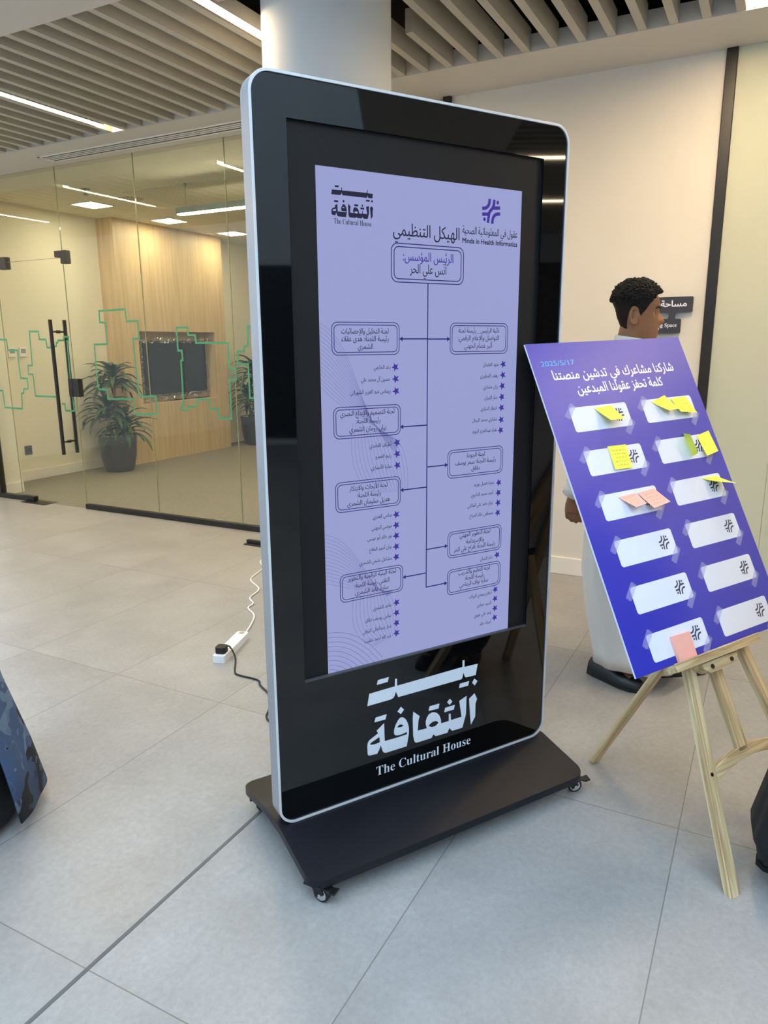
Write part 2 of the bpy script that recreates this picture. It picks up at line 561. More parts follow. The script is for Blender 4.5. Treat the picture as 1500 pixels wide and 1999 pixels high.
def ribbon(pts, w, closed=False):
    """Mitred 2D ribbon around a polyline -> (verts2d, faces)."""
    P = [Vector((p[0], p[1])) for p in pts]
    n = len(P); v = []
    for i in range(n):
        a = P[(i - 1) % n] if (closed or i > 0) else P[i]
        b = P[(i + 1) % n] if (closed or i < n - 1) else P[i]
        d1 = (P[i] - a); d2 = (b - P[i])
        if d1.length < 1e-9: d1 = d2
        if d2.length < 1e-9: d2 = d1
        d1 = d1.normalized(); d2 = d2.normalized()
        n1 = Vector((-d1.y, d1.x)); n2 = Vector((-d2.y, d2.x))
        m = (n1 + n2)
        m = m.normalized() if m.length > 1e-6 else n1
        k = min(1.6, 1.0 / max(0.3, m.dot(n1)))
        v.append(P[i] + m * (w / 2 * k)); v.append(P[i] - m * (w / 2 * k))
    f = []
    for i in range(n if closed else n - 1):
        a = 2 * i; b = 2 * ((i + 1) % n)
        f.append((a, a + 1, b + 1, b))
    return [(q.x, q.y) for q in v], f


# ---------------------------------------------------------------- lettering
_FORMS = {
 'ء': (0xFE80,), 'آ': (0xFE81, 0xFE82), 'أ': (0xFE83, 0xFE84), 'ؤ': (0xFE85, 0xFE86), 'إ': (0xFE87, 0xFE88), 'ئ': (0xFE89, 0xFE8A, 0xFE8B, 0xFE8C),
 'ا': (0xFE8D, 0xFE8E), 'ة': (0xFE93, 0xFE94), 'د': (0xFEA9, 0xFEAA), 'ذ': (0xFEAB, 0xFEAC), 'ر': (0xFEAD, 0xFEAE), 'ز': (0xFEAF, 0xFEB0), 'و': (0xFEED, 0xFEEE), 'ى': (0xFEEF, 0xFEF0)}
for _c, _b in zip('بتثجحخسشصضطظعغفقكلمنهي', (0xFE8F, 0xFE95, 0xFE99, 0xFE9D, 0xFEA1, 0xFEA5, 0xFEB1, 0xFEB5, 0xFEB9, 0xFEBD, 0xFEC1, 0xFEC5, 0xFEC9, 0xFECD, 0xFED1, 0xFED5, 0xFED9, 0xFEDD, 0xFEE1, 0xFEE5, 0xFEE9, 0xFEF1)):
    _FORMS[_c] = (_b, _b + 1, _b + 2, _b + 3)
_LAM = {'آ': 0xFEF5, 'أ': 0xFEF7, 'إ': 0xFEF9, 'ا': 0xFEFB}


def shape_arabic(s):
    """Joined Arabic letter forms in visual (left to right) order."""
    out = []; i = 0
    def fwd(ch): return ch in _FORMS and len(_FORMS[ch]) == 4
    prev_joins = False
    while i < len(s):
        ch = s[i]
        if ch == '\u064f':
            i += 1; continue
        if ch == 'ل' and i + 1 < len(s) and s[i + 1] in _LAM:
            out.append(chr(_LAM[s[i + 1]] + (1 if prev_joins else 0))); prev_joins = False; i += 2; continue
        if ch in _FORMS:
            F = _FORMS[ch]
            j = i + 1
            while j < len(s) and s[j] == '\u064f': j += 1
            nxt = j < len(s) and s[j] in _FORMS and len(_FORMS[s[j]]) > 1 and len(F) == 4
            pj = prev_joins and len(F) > 1
            out.append(chr(F[{(0, 0): 0, (1, 0): 1, (0, 1): 2, (1, 1): 3}[(int(pj), int(nxt))]]))
            prev_joins = bool(nxt)
        else:
            out.append(ch); prev_joins = False
        i += 1
    return ''.join(reversed(out))


def serif(s):
    base = 0x1D400
    return ''.join(chr(base + ord(c) - 65) if 'A' <= c <= 'Z' else chr(base + 26 + ord(c) - 97) if 'a' <= c <= 'z' else c for c in s)


_cache = {}


def glyphs(s, bold=0.0, res=4):
    """Filled outline of a line of text, one em tall: (verts2d, tris, x0, x1)."""
    key = (s, bold, res)
    if key in _cache: return _cache[key]
    if any('\u0600' <= c <= '\u06ff' for c in s): s = shape_arabic(s)
    cu = bpy.data.curves.new('line', 'FONT'); cu.body = s
    o = bpy.data.objects.new('line', cu); COL.objects.link(o)
    dg = bpy.context.evaluated_depsgraph_get()
    oc = o.evaluated_get(dg).to_curve(dg)
    loops = []
    for sp in oc.splines:
        bp = sp.bezier_points; n = len(bp); pts = []
        if n < 2: continue
        for i in range(n):
            p0, p1 = bp[i], bp[(i + 1) % n]
            a, b, c, d = p0.co, p0.handle_right, p1.handle_left, p1.co
            straight = ((b - a).cross(d - a)).length < 1e-5 and ((c - a).cross(d - a)).length < 1e-5
            k = 1 if straight else res
            for t in range(k):
                t /= k; u = 1 - t
                q = a * u**3 + b * 3 * u * u * t + c * 3 * u * t * t + d * t**3
                if not pts or (Vector((q.x, q.y)) - Vector(pts[-1])).length > 1e-4: pts.append((q.x, q.y))
        if len(pts) > 2 and (Vector(pts[0]) - Vector(pts[-1])).length < 1e-4: pts.pop()
        if len(pts) > 2: loops.append(pts)
    bpy.data.objects.remove(o); bpy.data.curves.remove(cu)
    def area(l): return sum(l[i][0] * l[(i + 1) % len(l)][1] - l[(i + 1) % len(l)][0] * l[i][1] for i in range(len(l))) / 2
    def thin(l, amount, sg):
        r = []
        for i in range(len(l)):
            p, q, c = Vector(l[i - 1]), Vector(l[i]), Vector(l[(i + 1) % len(l)])
            d1 = (q - p).normalized(); d2 = (c - q).normalized()
            m = Vector((d1.y + d2.y, -d1.x - d2.x))
            m = m.normalized() if m.length > 1e-6 else Vector((d1.y, -d1.x))
            r.append(tuple(q + m * amount * sg))
        return r
    if bold < 0:
        big = max(loops, key=lambda l: abs(area(l)))
        sg = 1 if area(big) > 0 else -1
        loops = [thin(l, bold, sg) for l in loops]
    if bold > 0:
        sh = [(bold, bold), (-bold, bold), (-bold, -bold), (bold, -bold)] if bold > 0.0115 else [(bold, bold * 0.4), (-bold, -bold * 0.4)]
        loops = [[(p[0] + a, p[1] + c) for p in l] for a, c in sh for l in loops]
    # fill by winding number, so that overlapping strokes of one letter stay solid
    pv, pe = [], []
    for l in loops:
        o_ = len(pv); n = len(l)
        pv += [Vector(p) for p in l]; pe += [(o_ + i, o_ + (i + 1) % n) for i in range(n)]
    cv, ce, cf, _a, _b, _c = delaunay_2d_cdt(pv, pe, [], 0, 1e-5)
    E0 = np.array([tuple(pv[i]) for i, j in pe]); E1 = np.array([tuple(pv[j]) for i, j in pe])
    C_ = np.array([[sum(cv[i][k] for i in f) / len(f) for k in (0, 1)] for f in cf])
    wn_ = np.zeros(len(C_), int)
    for q in range(0, len(C_), 400):
        px, py = C_[q:q + 400, 0:1], C_[q:q + 400, 1:2]
        up = (E0[None, :, 1] <= py) & (E1[None, :, 1] > py); dn = (E0[None, :, 1] > py) & (E1[None, :, 1] <= py)
        left = (E1[None, :, 0] - E0[None, :, 0]) * (py - E0[None, :, 1]) - (px - E0[None, :, 0]) * (E1[None, :, 1] - E0[None, :, 1])
        wn_[q:q + 400] = (up & (left > 0)).sum(1) - (dn & (left < 0)).sum(1)
    V = [(p.x, p.y) for p in cv]; F = [tuple(f) for f, w in zip(cf, wn_) if w != 0]
    res_ = (V, F, min(p[0] for p in V), max(p[0] for p in V))
    _cache[key] = res_
    return res_


def put_text(mb, s, x0, x1, z, em, place, mi=0, bold=0.0, res=4):
    """Set a line between x0 and x1 on baseline z; place(x, z) -> 3D."""
    V, F, a, b = glyphs(s, bold, res)
    k = (x1 - x0) / (b - a)
    mb.add([place(x0 + (p[0] - a) * k, z + p[1] * em) for p in V], F, mi)

# ---------------------------------------------------------------- measured outlines (metres)
LOGO = {'bar': [(-0.208, 0.4183), (-0.2008, 0.4566), (-0.1117, 0.458), (-0.111, 0.4817), (-0.1037, 0.4813), (-0.1032, 0.4578), (0.1425, 0.4596), (0.1427, 0.4822), (0.1508, 0.4812), (0.1506, 0.458), (0.2043, 0.4561), (0.197, 0.4181), (0.1575, 0.4196), (0.1532, 0.4228), (0.1464, 0.4393), (0.1443, 0.4244), (0.1398, 0.4178), (-0.0995, 0.419), (-0.108, 0.4394), (-0.1122, 0.4273), (-0.116, 0.4216), (-0.1255, 0.4183)], 't1': [(-0.1747, 0.4785), (-0.1708, 0.4933), (-0.1322, 0.4937), (-0.1367, 0.4789)], 't2': [(0.1305, 0.3893), (0.1337, 0.4039), (0.1711, 0.4037), (0.1671, 0.3885)], 'd1': [(0.1825, 0.3946), (0.1919, 0.4069), (0.2049, 0.3951), (0.1944, 0.3821)], 'alef': [(0.1719, 0.3408), (0.194, 0.3545), (0.2048, 0.332), (0.1986, 0.3162), (0.1991, 0.2697), (0.1815, 0.2448), (0.1777, 0.2773)], 'lthqa': [(0.1325, 0.3436), (0.1615, 0.354), (0.1605, 0.2886), (0.147, 0.2446), (0.1077, 0.245), (0.1006, 0.2503), (0.0951, 0.2592), (0.091, 0.2515), (0.0866, 0.244), (0.0431, 0.2453), (0.0389, 0.2472), (0.0327, 0.2547), (0.0242, 0.2438), (-0.0316, 0.2445), (-0.0366, 0.247), (-0.0409, 0.2536), (-0.0449, 0.2732), (-0.0467, 0.3347), (-0.0445, 0.3553), (-0.0209, 0.3335), (-0.0252, 0.3195), (-0.0277, 0.285), (0.0069, 0.2834), (0.0027, 0.2961), (0.0023, 0.3085), (0.0066, 0.3211), (0.0149, 0.3301), (0.0251, 0.3328), (0.0353, 0.3309), (0.0456, 0.3249), (0.0543, 0.3147), (0.0604, 0.2996), (0.0623, 0.2844), (0.0919, 0.2843), (0.0915, 0.3095), (0.0985, 0.3085), (0.1007, 0.285), (0.1426, 0.2847), (0.1365, 0.3205)], 'qhole': [(0.0129, 0.2891), (0.0193, 0.295), (0.0288, 0.2994), (0.039, 0.2995), (0.0466, 0.2958), (0.0515, 0.2903), (0.0461, 0.2851), (0.0375, 0.2813), (0.0256, 0.282)], 't3': [(0.0125, 0.3415), (0.0164, 0.3566), (0.0545, 0.356), (0.0513, 0.3394)], 't4': [(0.0732, 0.3199), (0.0765, 0.3346), (0.115, 0.3349), (0.1117, 0.3195)], 'd2': [(0.0842, 0.352), (0.0942, 0.3617), (0.1052, 0.3494), (0.0945, 0.3399)], 'fa': [(-0.2089, 0.2601), (-0.2098, 0.2856), (-0.2081, 0.297), (-0.2037, 0.3036), (-0.1919, 0.3098), (-0.1717, 0.3186), (-0.1769, 0.329), (-0.1505, 0.3465), (-0.1496, 0.3314), (-0.1492, 0.3104), (-0.1484, 0.2856), (-0.107, 0.2842), (-0.0687, 0.2846), (-0.0674, 0.2927), (-0.0843, 0.2905), (-0.0989, 0.2903), (-0.1101, 0.2936), (-0.1143, 0.2985), (-0.1155, 0.3049), (-0.1139, 0.3164), (-0.11, 0.3273), (-0.102, 0.34), (-0.0949, 0.3469), (-0.0875, 0.3487), (-0.0794, 0.3446), (-0.0713, 0.3357), (-0.0648, 0.3217), (-0.0611, 0.307), (-0.0605, 0.2962), (-0.0614, 0.2812), (-0.0687, 0.2436), (-0.1456, 0.2446), (-0.1519, 0.2481), (-0.1556, 0.2529), (-0.1587, 0.2623), (-0.1627, 0.2756), (-0.1675, 0.2636), (-0.1755, 0.251), (-0.2019, 0.2534), (-0.2065, 0.2557)], 'fhole': [(-0.1036, 0.3179), (-0.0988, 0.3234), (-0.0933, 0.3255), (-0.0869, 0.3236), (-0.0817, 0.3191), (-0.0807, 0.3167), (-0.0907, 0.3157)], 'thole': [(-0.2005, 0.2902), (-0.1983, 0.2934), (-0.1921, 0.2965), (-0.1671, 0.3053), (-0.1657, 0.287), (-0.1751, 0.286), (-0.186, 0.2857), (-0.1968, 0.2879)], 'd3': [(-0.1025, 0.3715), (-0.09, 0.3844), (-0.0787, 0.3717), (-0.09, 0.3596)], 't5': [(-0.1843, 0.3586), (-0.1798, 0.3734), (-0.1408, 0.3739), (-0.1454, 0.3574)]}
TCH = [(-0.1794, 0.1775), (0.1813, 0.1756), (-0.1791, 0.2054)]
EMB = {'s1': [(0.2163, 1.8694), (0.2144, 1.8553), (0.2084, 1.8476), (0.2007, 1.8434), (0.1898, 1.8423)], 's2': [(0.2329, 1.8685), (0.2311, 1.8523), (0.2251, 1.8431), (0.2174, 1.8352), (0.2146, 1.8262), (0.2133, 1.8173), (0.2113, 1.8049)], 's2a': [(0.2548, 1.8478), (0.2309, 1.8459)], 's2b': [(0.1902, 1.8267), (0.2153, 1.8286)], 's3': [(0.2272, 1.8037), (0.2291, 1.817), (0.2336, 1.8247), (0.2414, 1.83), (0.2554, 1.8323)], 'p': [(0.2455, 1.8617), (0.1992, 1.8139)]}
SLOGO = [(-0.2871, 1.84), (-0.1654, 1.8401), (-0.2879, 1.7915), (-0.1673, 1.7907), (-0.2744, 1.8601), (-0.2806, 1.7705), (-0.1717, 1.7691)]
TEXTS = [('الهيكل التنظيمي', -0.1057, 0.1125, 1.746, 0.045, 'k'), ('عقول في المعلوماتية الصحية', 0.1219, 0.3221, 1.7712, 0.028, 'k'), ('Minds in Health Informatics', 0.1224, 0.3226, 1.7464, 0.0185, 'b'), ('الرئيس المؤسس:', -0.0741, 0.0919, 1.6896, 0.034, 'p'), ('أنس علي الحر', -0.0526, 0.0693, 1.6579, 0.034, 'k'), ('لجنة التحليل والإحصائيات', -0.2656, -0.1214, 1.4978, 0.0195, 'k'), ('رئيسة اللجنة: هدى عقلاء', -0.2661, -0.1209, 1.4778, 0.0195, 'k'), ('الشمري', -0.217, -0.1701, 1.4576, 0.0195, 'k'), ('لجنة التصميم والإبداع البصري', -0.274, -0.1034, 1.2812, 0.0195, 'k'), ('رئيسة اللجنة:', -0.2261, -0.149, 1.2591, 0.0195, 'k'), ('بيان زومان الشمري', -0.247, -0.1304, 1.2375, 0.0195, 'k'), ('نائبة الرئيس _ رئيسة لجنة', 0.1137, 0.2638, 1.5005, 0.0195, 'k'), ('التواصل والإعلام الرقمي:', 0.1134, 0.2634, 1.4791, 0.0195, 'k'), ('أثير عصام الجهني', 0.1358, 0.2381, 1.4571, 0.0195, 'k'), ('لجنة الأبحاث والابتكار', -0.2503, -0.1276, 1.0745, 0.0195, 'k'), ('رئيسة اللجنة:', -0.226, -0.1492, 1.0531, 0.0195, 'k'), ('هديل سليمان الشمري', -0.2575, -0.1205, 1.0324, 0.0195, 'k'), ('لجنة الجودة', 0.1521, 0.2208, 1.1349, 0.0195, 'k'), ('رئيسة اللجنة: سمر يوسف', 0.1092, 0.2638, 1.1143, 0.0195, 'k'), ('دقاق', 0.1705, 0.2024, 1.0932, 0.0195, 'k'), ('لجنة التطوير المهني', 0.1308, 0.2495, 0.888, 0.0195, 'k'), ('والإستدامة', 0.1556, 0.2251, 0.8649, 0.0195, 'k'), ('رئيسة اللجنة: أفراح علي الحر', 0.1089, 0.271, 0.8445, 0.0195, 'k'), ('لجنة البنية الرقمية والتطوير', -0.2604, -0.1003, 0.8147, 0.0195, 'k'), ('التقني رئيسة اللجنة:', -0.2387, -0.1225, 0.7912, 0.0195, 'k'), ('سارة عايد الشمري', -0.2369, -0.1265, 0.7696, 0.0195, 'k'), ('لجنة التعليم والتدريب', 0.1279, 0.2522, 0.7673, 0.0195, 'k'), ('رئيسة اللجنة:', 0.1522, 0.2296, 0.7467, 0.0195, 'k'), ('سارة نواف الرماحي', 0.1331, 0.2461, 0.7273, 0.0195, 'k'), ('رغد الحازمي', -0.1686, -0.1159, 1.4037, 0.0152, 'k'), ('حسين آل محمد علي', -0.2087, -0.1161, 1.3714, 0.0152, 'k'), ('ريماس عبد العزيز الشهراني', -0.2424, -0.1158, 1.3384, 0.0152, 'k'), ('نجود العثمان', 0.2058, 0.2661, 1.4036, 0.0152, 'k'), ('رهف المطيري', 0.1966, 0.2641, 1.3706, 0.0152, 'k'), ('رزان مشاري', 0.2085, 0.2657, 1.3377, 0.0152, 'k'), ('منار الثنيان', 0.2139, 0.2628, 1.3055, 0.0152, 'k'), ('انتظار الخباري', 0.2011, 0.2628, 1.2731, 0.0152, 'k'), ('مشاري محمد الرمال', 0.1699, 0.2642, 1.2401, 0.0152, 'k'), ('هباء عبدالعزيز الزويد', 0.1702, 0.2639, 1.207, 0.0152, 'k'), ('أطياف الغامدي', -0.1842, -0.1145, 1.1899, 0.0152, 'k'), ('رنيم العمرو', -0.1653, -0.114, 1.1588, 0.0152, 'k'), ('سارة الأنصاري', -0.1802, -0.1136, 1.1279, 0.0152, 'k'), ('سامي العنزي', -0.1756, -0.1139, 0.9862, 0.0152, 'k'), ('موضي الجهني', -0.1805, -0.1141, 0.9539, 0.0152, 'k'), ('نور خالد أبو عيسى', -0.195, -0.1142, 0.924, 0.0152, 'k'), ('بيان أحمد الطلاع', -0.1892, -0.1144, 0.8914, 0.0152, 'k'), ('مشاعل نشمي الشمري', -0.2221, -0.1142, 0.8567, 0.0152, 'k'), ('سارة فضل بوزيد', 0.1801, 0.2594, 1.0436, 0.0152, 'k'), ('أحمد محمد الدانبوي', 0.1711, 0.2577, 1.0114, 0.0152, 'k'), ('غرام حامد علي المالكي', 0.1588, 0.2575, 0.9791, 0.0152, 'k'), ('مصطفى خالد الجراح', 0.1668, 0.2593, 0.9469, 0.0152, 'k'), ('منار الثنيان', 0.2126, 0.2606, 0.8014, 0.0152, 'k'), ('ماجد الشمري', -0.1789, -0.1171, 0.7123, 0.0152, 'k'), ('سامي يوسف دقاق', -0.2059, -0.1173, 0.6801, 0.0152, 'k'), ('منار عبدالعالي الروقي', -0.2141, -0.1175, 0.6468, 0.0152, 'k'), ('عبد الله أحمد خطيب', -0.2091, -0.1176, 0.6162, 0.0152, 'k'), ('أحلام سعدي البراك', 0.1725, 0.2616, 0.6821, 0.0152, 'k'), ('السيد حجازي', 0.2032, 0.2615, 0.6479, 0.0152, 'k'), ('وعد علي غزوي', 0.1931, 0.2608, 0.6153, 0.0152, 'k'), ('أمجاد خالد', 0.2161, 0.2619, 0.5822, 0.0152, 'k')]
STARS = [(-0.1, 1.4076), (-0.099, 1.3756), (-0.0976, 1.3423), (0.2825, 1.4084), (0.2824, 1.3762), (0.2814, 1.3436), (0.2808, 1.3106), (0.2806, 1.2782), (0.2808, 1.2412), (0.2799, 1.2091), (-0.0953, 1.1979), (-0.0949, 1.1658), (-0.0943, 1.1329), (-0.0983, 0.9895), (-0.0984, 0.9579), (-0.0985, 0.9263), (-0.0986, 0.8937), (-0.0987, 0.8621), (0.2784, 1.0452), (0.2781, 1.013), (0.278, 0.9808), (0.2777, 0.9487), (0.2799, 0.8099), (-0.0984, 0.721), (-0.0985, 0.6888), (-0.0986, 0.6564), (-0.0987, 0.6245), (0.2768, 0.6937), (0.2768, 0.6626), (0.2773, 0.6296), (0.2773, 0.5976)]
BOXES = [(-0.1111, 0.1279, 1.633, 1.7323), (-0.2942, -0.087, 1.4422, 1.5264), (0.0848, 0.2965, 1.4402, 1.527), (-0.2939, -0.0837, 1.2209, 1.3051), (-0.2932, -0.0842, 1.0171, 1.1007), (0.0818, 0.2911, 1.0766, 1.1605), (0.0856, 0.294, 0.8275, 0.9093), (-0.2849, -0.0767, 0.7546, 0.8357), (0.0857, 0.2945, 0.7084, 0.7886)]
ARROWS = [((0.0085, 1.4832), (-0.0867, 1.4837)), ((0.0085, 1.4832), (0.0846, 1.4825)), ((-0.0003, 1.2414), (-0.0849, 1.2412)), ((0.0009, 1.059), (-0.0847, 1.0594)), ((0.0054, 1.1191), (0.0823, 1.1183)), ((0.0072, 0.8685), (0.0856, 0.8682)), ((0.0036, 0.7951), (-0.0767, 0.7952)), ((0.0065, 0.7503), (0.0857, 0.7494))]
TRUNK = [(0.0076, 1.6328), (0.0065, 0.7503)]
DECALS = [[(5.713, 1.54), (5.539, 1.538), (5.531, 1.44), (5.399, 1.44), (5.399, 1.185), (5.306, 1.182), (5.308, 1.088), (5.371, 1.084), (5.38, 1.046), (5.411, 1.043), (5.424, 0.898), (5.676, 0.902), (5.682, 1.063), (5.807, 1.06)], [(4.926, 1.023), (5.216, 1.022), (5.221, 1.221), (5.279, 1.222), (5.277, 1.3), (5.214, 1.303), (5.203, 1.607), (5.081, 1.605), (5.079, 1.536), (4.99, 1.533), (4.986, 1.463), (4.928, 1.461), (4.862, 1.477), (4.858, 1.506), (4.839, 1.505), (4.833, 1.525), (4.761, 1.525), (4.75, 1.557), (4.692, 1.554), (4.695, 1.518), (4.717, 1.516), (4.721, 1.194), (4.713, 0.902), (4.826, 0.901), (4.829, 0.961), (4.865, 0.962)], [(4.22, 1.489), (4.377, 1.486), (4.383, 1.191), (4.372, 1.104), (4.27, 1.098), (4.272, 1.022), (3.965, 1.03), (3.965, 0.901), (3.704, 0.908), (3.704, 1.057), (3.896, 1.054), (3.915, 1.529), (3.843, 1.532), (3.846, 1.673), (3.97, 1.673), (3.977, 1.77), (4.284, 1.764), (4.286, 1.671), (4.22, 1.665), (4.22, 1.489)], [(3.428, 1.611), (3.311, 1.612), (3.309, 1.555), (3.235, 1.551), (3.231, 1.492), (2.912, 1.489), (2.91, 1.295), (2.849, 1.294), (2.847, 1.208), (2.913, 1.206), (2.913, 0.904), (3.04, 0.901), (3.044, 0.975), (3.129, 0.974), (3.133, 1.049), (3.258, 1.046), (3.264, 1.005), (3.281, 1.002), (3.285, 0.985), (3.362, 0.983), (3.369, 0.954), (3.434, 0.954), (3.434, 0.99), (3.406, 0.989), (3.401, 1.353), (3.381, 1.357), (3.386, 1.432), (3.425, 1.433), (3.428, 1.611)], [(2.585, 1.611), (2.711, 1.613), (2.717, 1.469), (2.75, 1.467), (2.757, 1.428), (2.82, 1.426), (2.826, 1.33), (2.724, 1.328), (2.721, 1.071), (2.615, 1.07)]]
BOARD = {'O': [0.0538, -0.6125, 0.5646], 'U': [0.85276, -0.52146, 0.02973], 'V': [0.22009, 0.41036, 0.88497], 'N': [-0.47368, -0.74812, 0.46471], 'h': 1.0187}
CARDS = [(0.0852, 0.3382, 0.7247, 0.8027), (0.4051, 0.6492, 0.7235, 0.8039), (0.084, 0.3361, 0.5835, 0.6615), (0.4037, 0.655, 0.5806, 0.6655), (0.0862, 0.3338, 0.439, 0.521), (0.4026, 0.6461, 0.4415, 0.5221), (0.0857, 0.3294, 0.2992, 0.3813), (0.4026, 0.6421, 0.2993, 0.3828), (0.0864, 0.3294, 0.162, 0.2423), (0.4017, 0.641, 0.1618, 0.2444), (0.0834, 0.3277, 0.0222, 0.1031), (0.3992, 0.64, 0.0239, 0.1063)]

# ================================================================= SETTING
XG = 2.69          # line of the glass wall and of the plaster wall
ZC = 2.95          # soffit height
Y0, Y1 = -9.0, 8.0
XA = -0.20         # edge of the atrium

mb = MB(); mb.box(-7.4, XG, Y0 - 0.2, Y1 + 0.2, -0.12, 0.0)
struct('floor', mb, M['floor'])
mb = MB(); mb.box(XG, 9.2, 0.9, 6.7, -0.12, 0.0)
struct('floor.001', mb, M['carpet'])
mb = MB(); mb.box(-7.2, 2.5, 0.4605, 0.4715, 0.0, 0.0012)
struct('trim_1', mb, M['joint'])

# soffit around the slatted field, with the grille slot left to the grille
mb = MB()
mb.box(2.21, XG + 0.1, Y0, Y1, ZC, ZC + 0.085)          # band along the walls
mb.box(XA, 0.77, Y0, Y1, ZC, ZC + 0.085)                # band along the atrium
mb.box(XA - 0.12, XA, Y0, Y1, ZC, 6.6)                  # bulkhead towards the atrium
struct('ceiling', mb, M['soffit'])
mb = MB(); mb.box(XA, XG + 0.3, Y0, Y1, 3.55, 3.65)
mb.box(XG, XG + 0.1, Y0, Y1, ZC + 0.09, 3.55)
struct('ceiling.001', mb, M['void'])
mb = MB()
k0 = int((Y0 + 0.2) / 0.1447); k1 = int((Y1 - 0.2) / 0.1447)
CX, CY, CR = 1.34, 1.13, 0.30
for k in range(k0, k1 + 1):
    y = 0.006 + 0.1447 * k
    spans = [(0.772, 2.208)]
    if abs(y - CY) < CR + 0.04: spans = [(0.772, CX - CR - 0.05), (CX + CR + 0.05, 2.208)]
    for a, b in spans: mb.box(a, b, y - 0.02, y + 0.02, ZC + 0.002, ZC + 0.11)
struct('ceiling.002', mb, M['slat'])

# column
mb = MB(); mb.lathe([(CR, 0.0), (CR, 3.54)], (CX, CY, 0), 72)
struct('column', mb, M['column'], smooth=True)

# plaster wall on the right and its skirting
mb = MB(); mb.box(2.67, 2.85, -0.49, 1.05, 0, ZC)
struct('wall_right', mb, M['plaster'])
mb = MB(); mb.box(2.655, 2.67, -0.488, 1.048, 0, 0.115)
struct('baseboard_right', mb, M['skirting'], bevel=0.004)
mb = MB(); mb.box(2.645, 2.75, -0.545, -0.49, 0, ZC)
struct('trim_2', mb, M['bronze_black'], bevel=0.003)
mb = MB(); mb.box(2.64, 2.72, 1.05, 1.10, 0, ZC)
struct('trim_3', mb, M['bronze_black'], bevel=0.003)
mb = MB(); mb.box(2.66, 2.672, -0.8872, -0.546, 0.0, ZC)
struct('window_1', mb, M['frosted'])
mb = MB(); mb.box(2.66, 2.672, -4.2, -0.8888, 0.0, ZC)
struct('window_2', mb, M['frosted'])
mb = MB(); mb.box(2.673, 2.85, Y0, -0.546, 0.0, ZC)
struct('wall_right.001', mb, M['plaster'])

# glass wall: fixed panes with a black floor channel, a door with a light over it
panes = [(5.580, 5.855, 0.045, ZC), (3.775, 4.672, 0.045, ZC), (2.862, 3.769, 0.045, ZC), (1.957, 2.856, 0.045, ZC), (1.10, 1.951, 0.045, ZC), (4.678, 5.574, 2.222, ZC)]
for i, (a, b, z0, z1) in enumerate(panes):
    mb = MB(); mb.box(2.684, 2.696, a, b, z0, z1)
    struct('window_%d' % (i + 3), mb, M['glass'])
mb = MB(); mb.box(2.668, 2.712, 1.10, 4.672, 0, 0.046); mb.box(2.668, 2.712, 5.50, 5.92, 0, 0.046)
struct('trim_4', mb, M['black_metal'], bevel=0.002)
mb = MB(); mb.box(2.66, 2.72, 5.862, 5.91, 0.046, ZC)
struct('trim_5', mb, M['black_metal'])
# glass edges catching the light at the butt joints
mb = MB()
for y in (3.772, 2.859, 1.954): mb.box(2.686, 2.694, y - 0.0025, y + 0.0025, 0.046, ZC)
mb.box(2.686, 2.694, 4.6735, 4.6770, 0.046, ZC); mb.box(2.686, 2.694, 5.5755, 5.5785, 0.046, ZC); mb.box(2.686, 2.694, 4.68, 5.57, 2.2185, 2.2215)
M['edge'] = mat('glass_edge_green', srgb(150, 150, 118), 0.2)
struct('trim_6', mb, M['edge'])

door = MB(); door.box(2.684, 2.696, 4.682, 5.570, 0.012, 2.214)
door = struct('door_1', door, M['glass'])
for x, nm in ((2.62, 'front'), (2.76, 'back')):
    pass
mb = MB()
for x in (2.615, 2.765):
    mb.cyl((x, 4.826, 0.505), (x, 4.826, 1.703), 0.0165, 20)
for z in (0.62, 1.60):
    mb.cyl((2.615, 4.826, z), (2.765, 4.826, z), 0.008, 12)
    mb.cyl((2.672, 4.826, z), (2.708, 4.826, z), 0.014, 16)
obj('pull_handle', mb, M['black_metal'], door, smooth=True)
mb = MB(); mb.box(2.664, 2.716, 4.606, 4.676, 1.03, 1.19); mb.box(2.664, 2.716, 4.679, 4.735, 1.03, 1.19); mb.box(2.660, 2.664, 4.69, 4.704, 1.03, 1.10)
obj('lock_case', mb, M['black_metal'], door, bevel=0.003)
mb = MB(); mb.box(2.664, 2.716, 4.606, 4.676, 2.168, 2.276); mb.box(2.664, 2.716, 4.676, 4.748, 2.224, 2.276)
obj('patch_fitting', mb, M['black_metal'], door, bevel=0.002)
mb = MB(); mb.box(2.664, 2.716, 5.40, 5.50, 2.160, 2.265)
obj('patch_fitting', mb, M['black_metal'], door, bevel=0.002)
mb = MB(); mb.box(2.664, 2.716, 5.385, 5.57, 0.010, 0.052)
obj('floor_pivot', mb, M['black_metal'], door, bevel=0.002)
mb = MB(); mb.box(2.60, 2.74, 5.16, 5.50, 0.0005, 0.004)
o = obj('pivot_cover_plate', mb, M['black_metal'])
tag(o, 'dark floor plate under the glass door pivot', 'floor plate')

DECAL_DATA = DECALS
mb = MB()
for pts in DECAL_DATA:
    closed = abs(pts[0][0] - pts[-1][0]) + abs(pts[0][1] - pts[-1][1]) < 0.02
    if closed: pts = pts[:-1]
    v, f = ribbon(pts, 0.0165, closed)
    mb.add([(2.6825, p[0], p[1]) for p in v], f)
o = obj('manifestation_line', mb, M['decal'], fix=False)
tag(o, 'green stepped outline stickers across the glass wall and door', 'sticker')

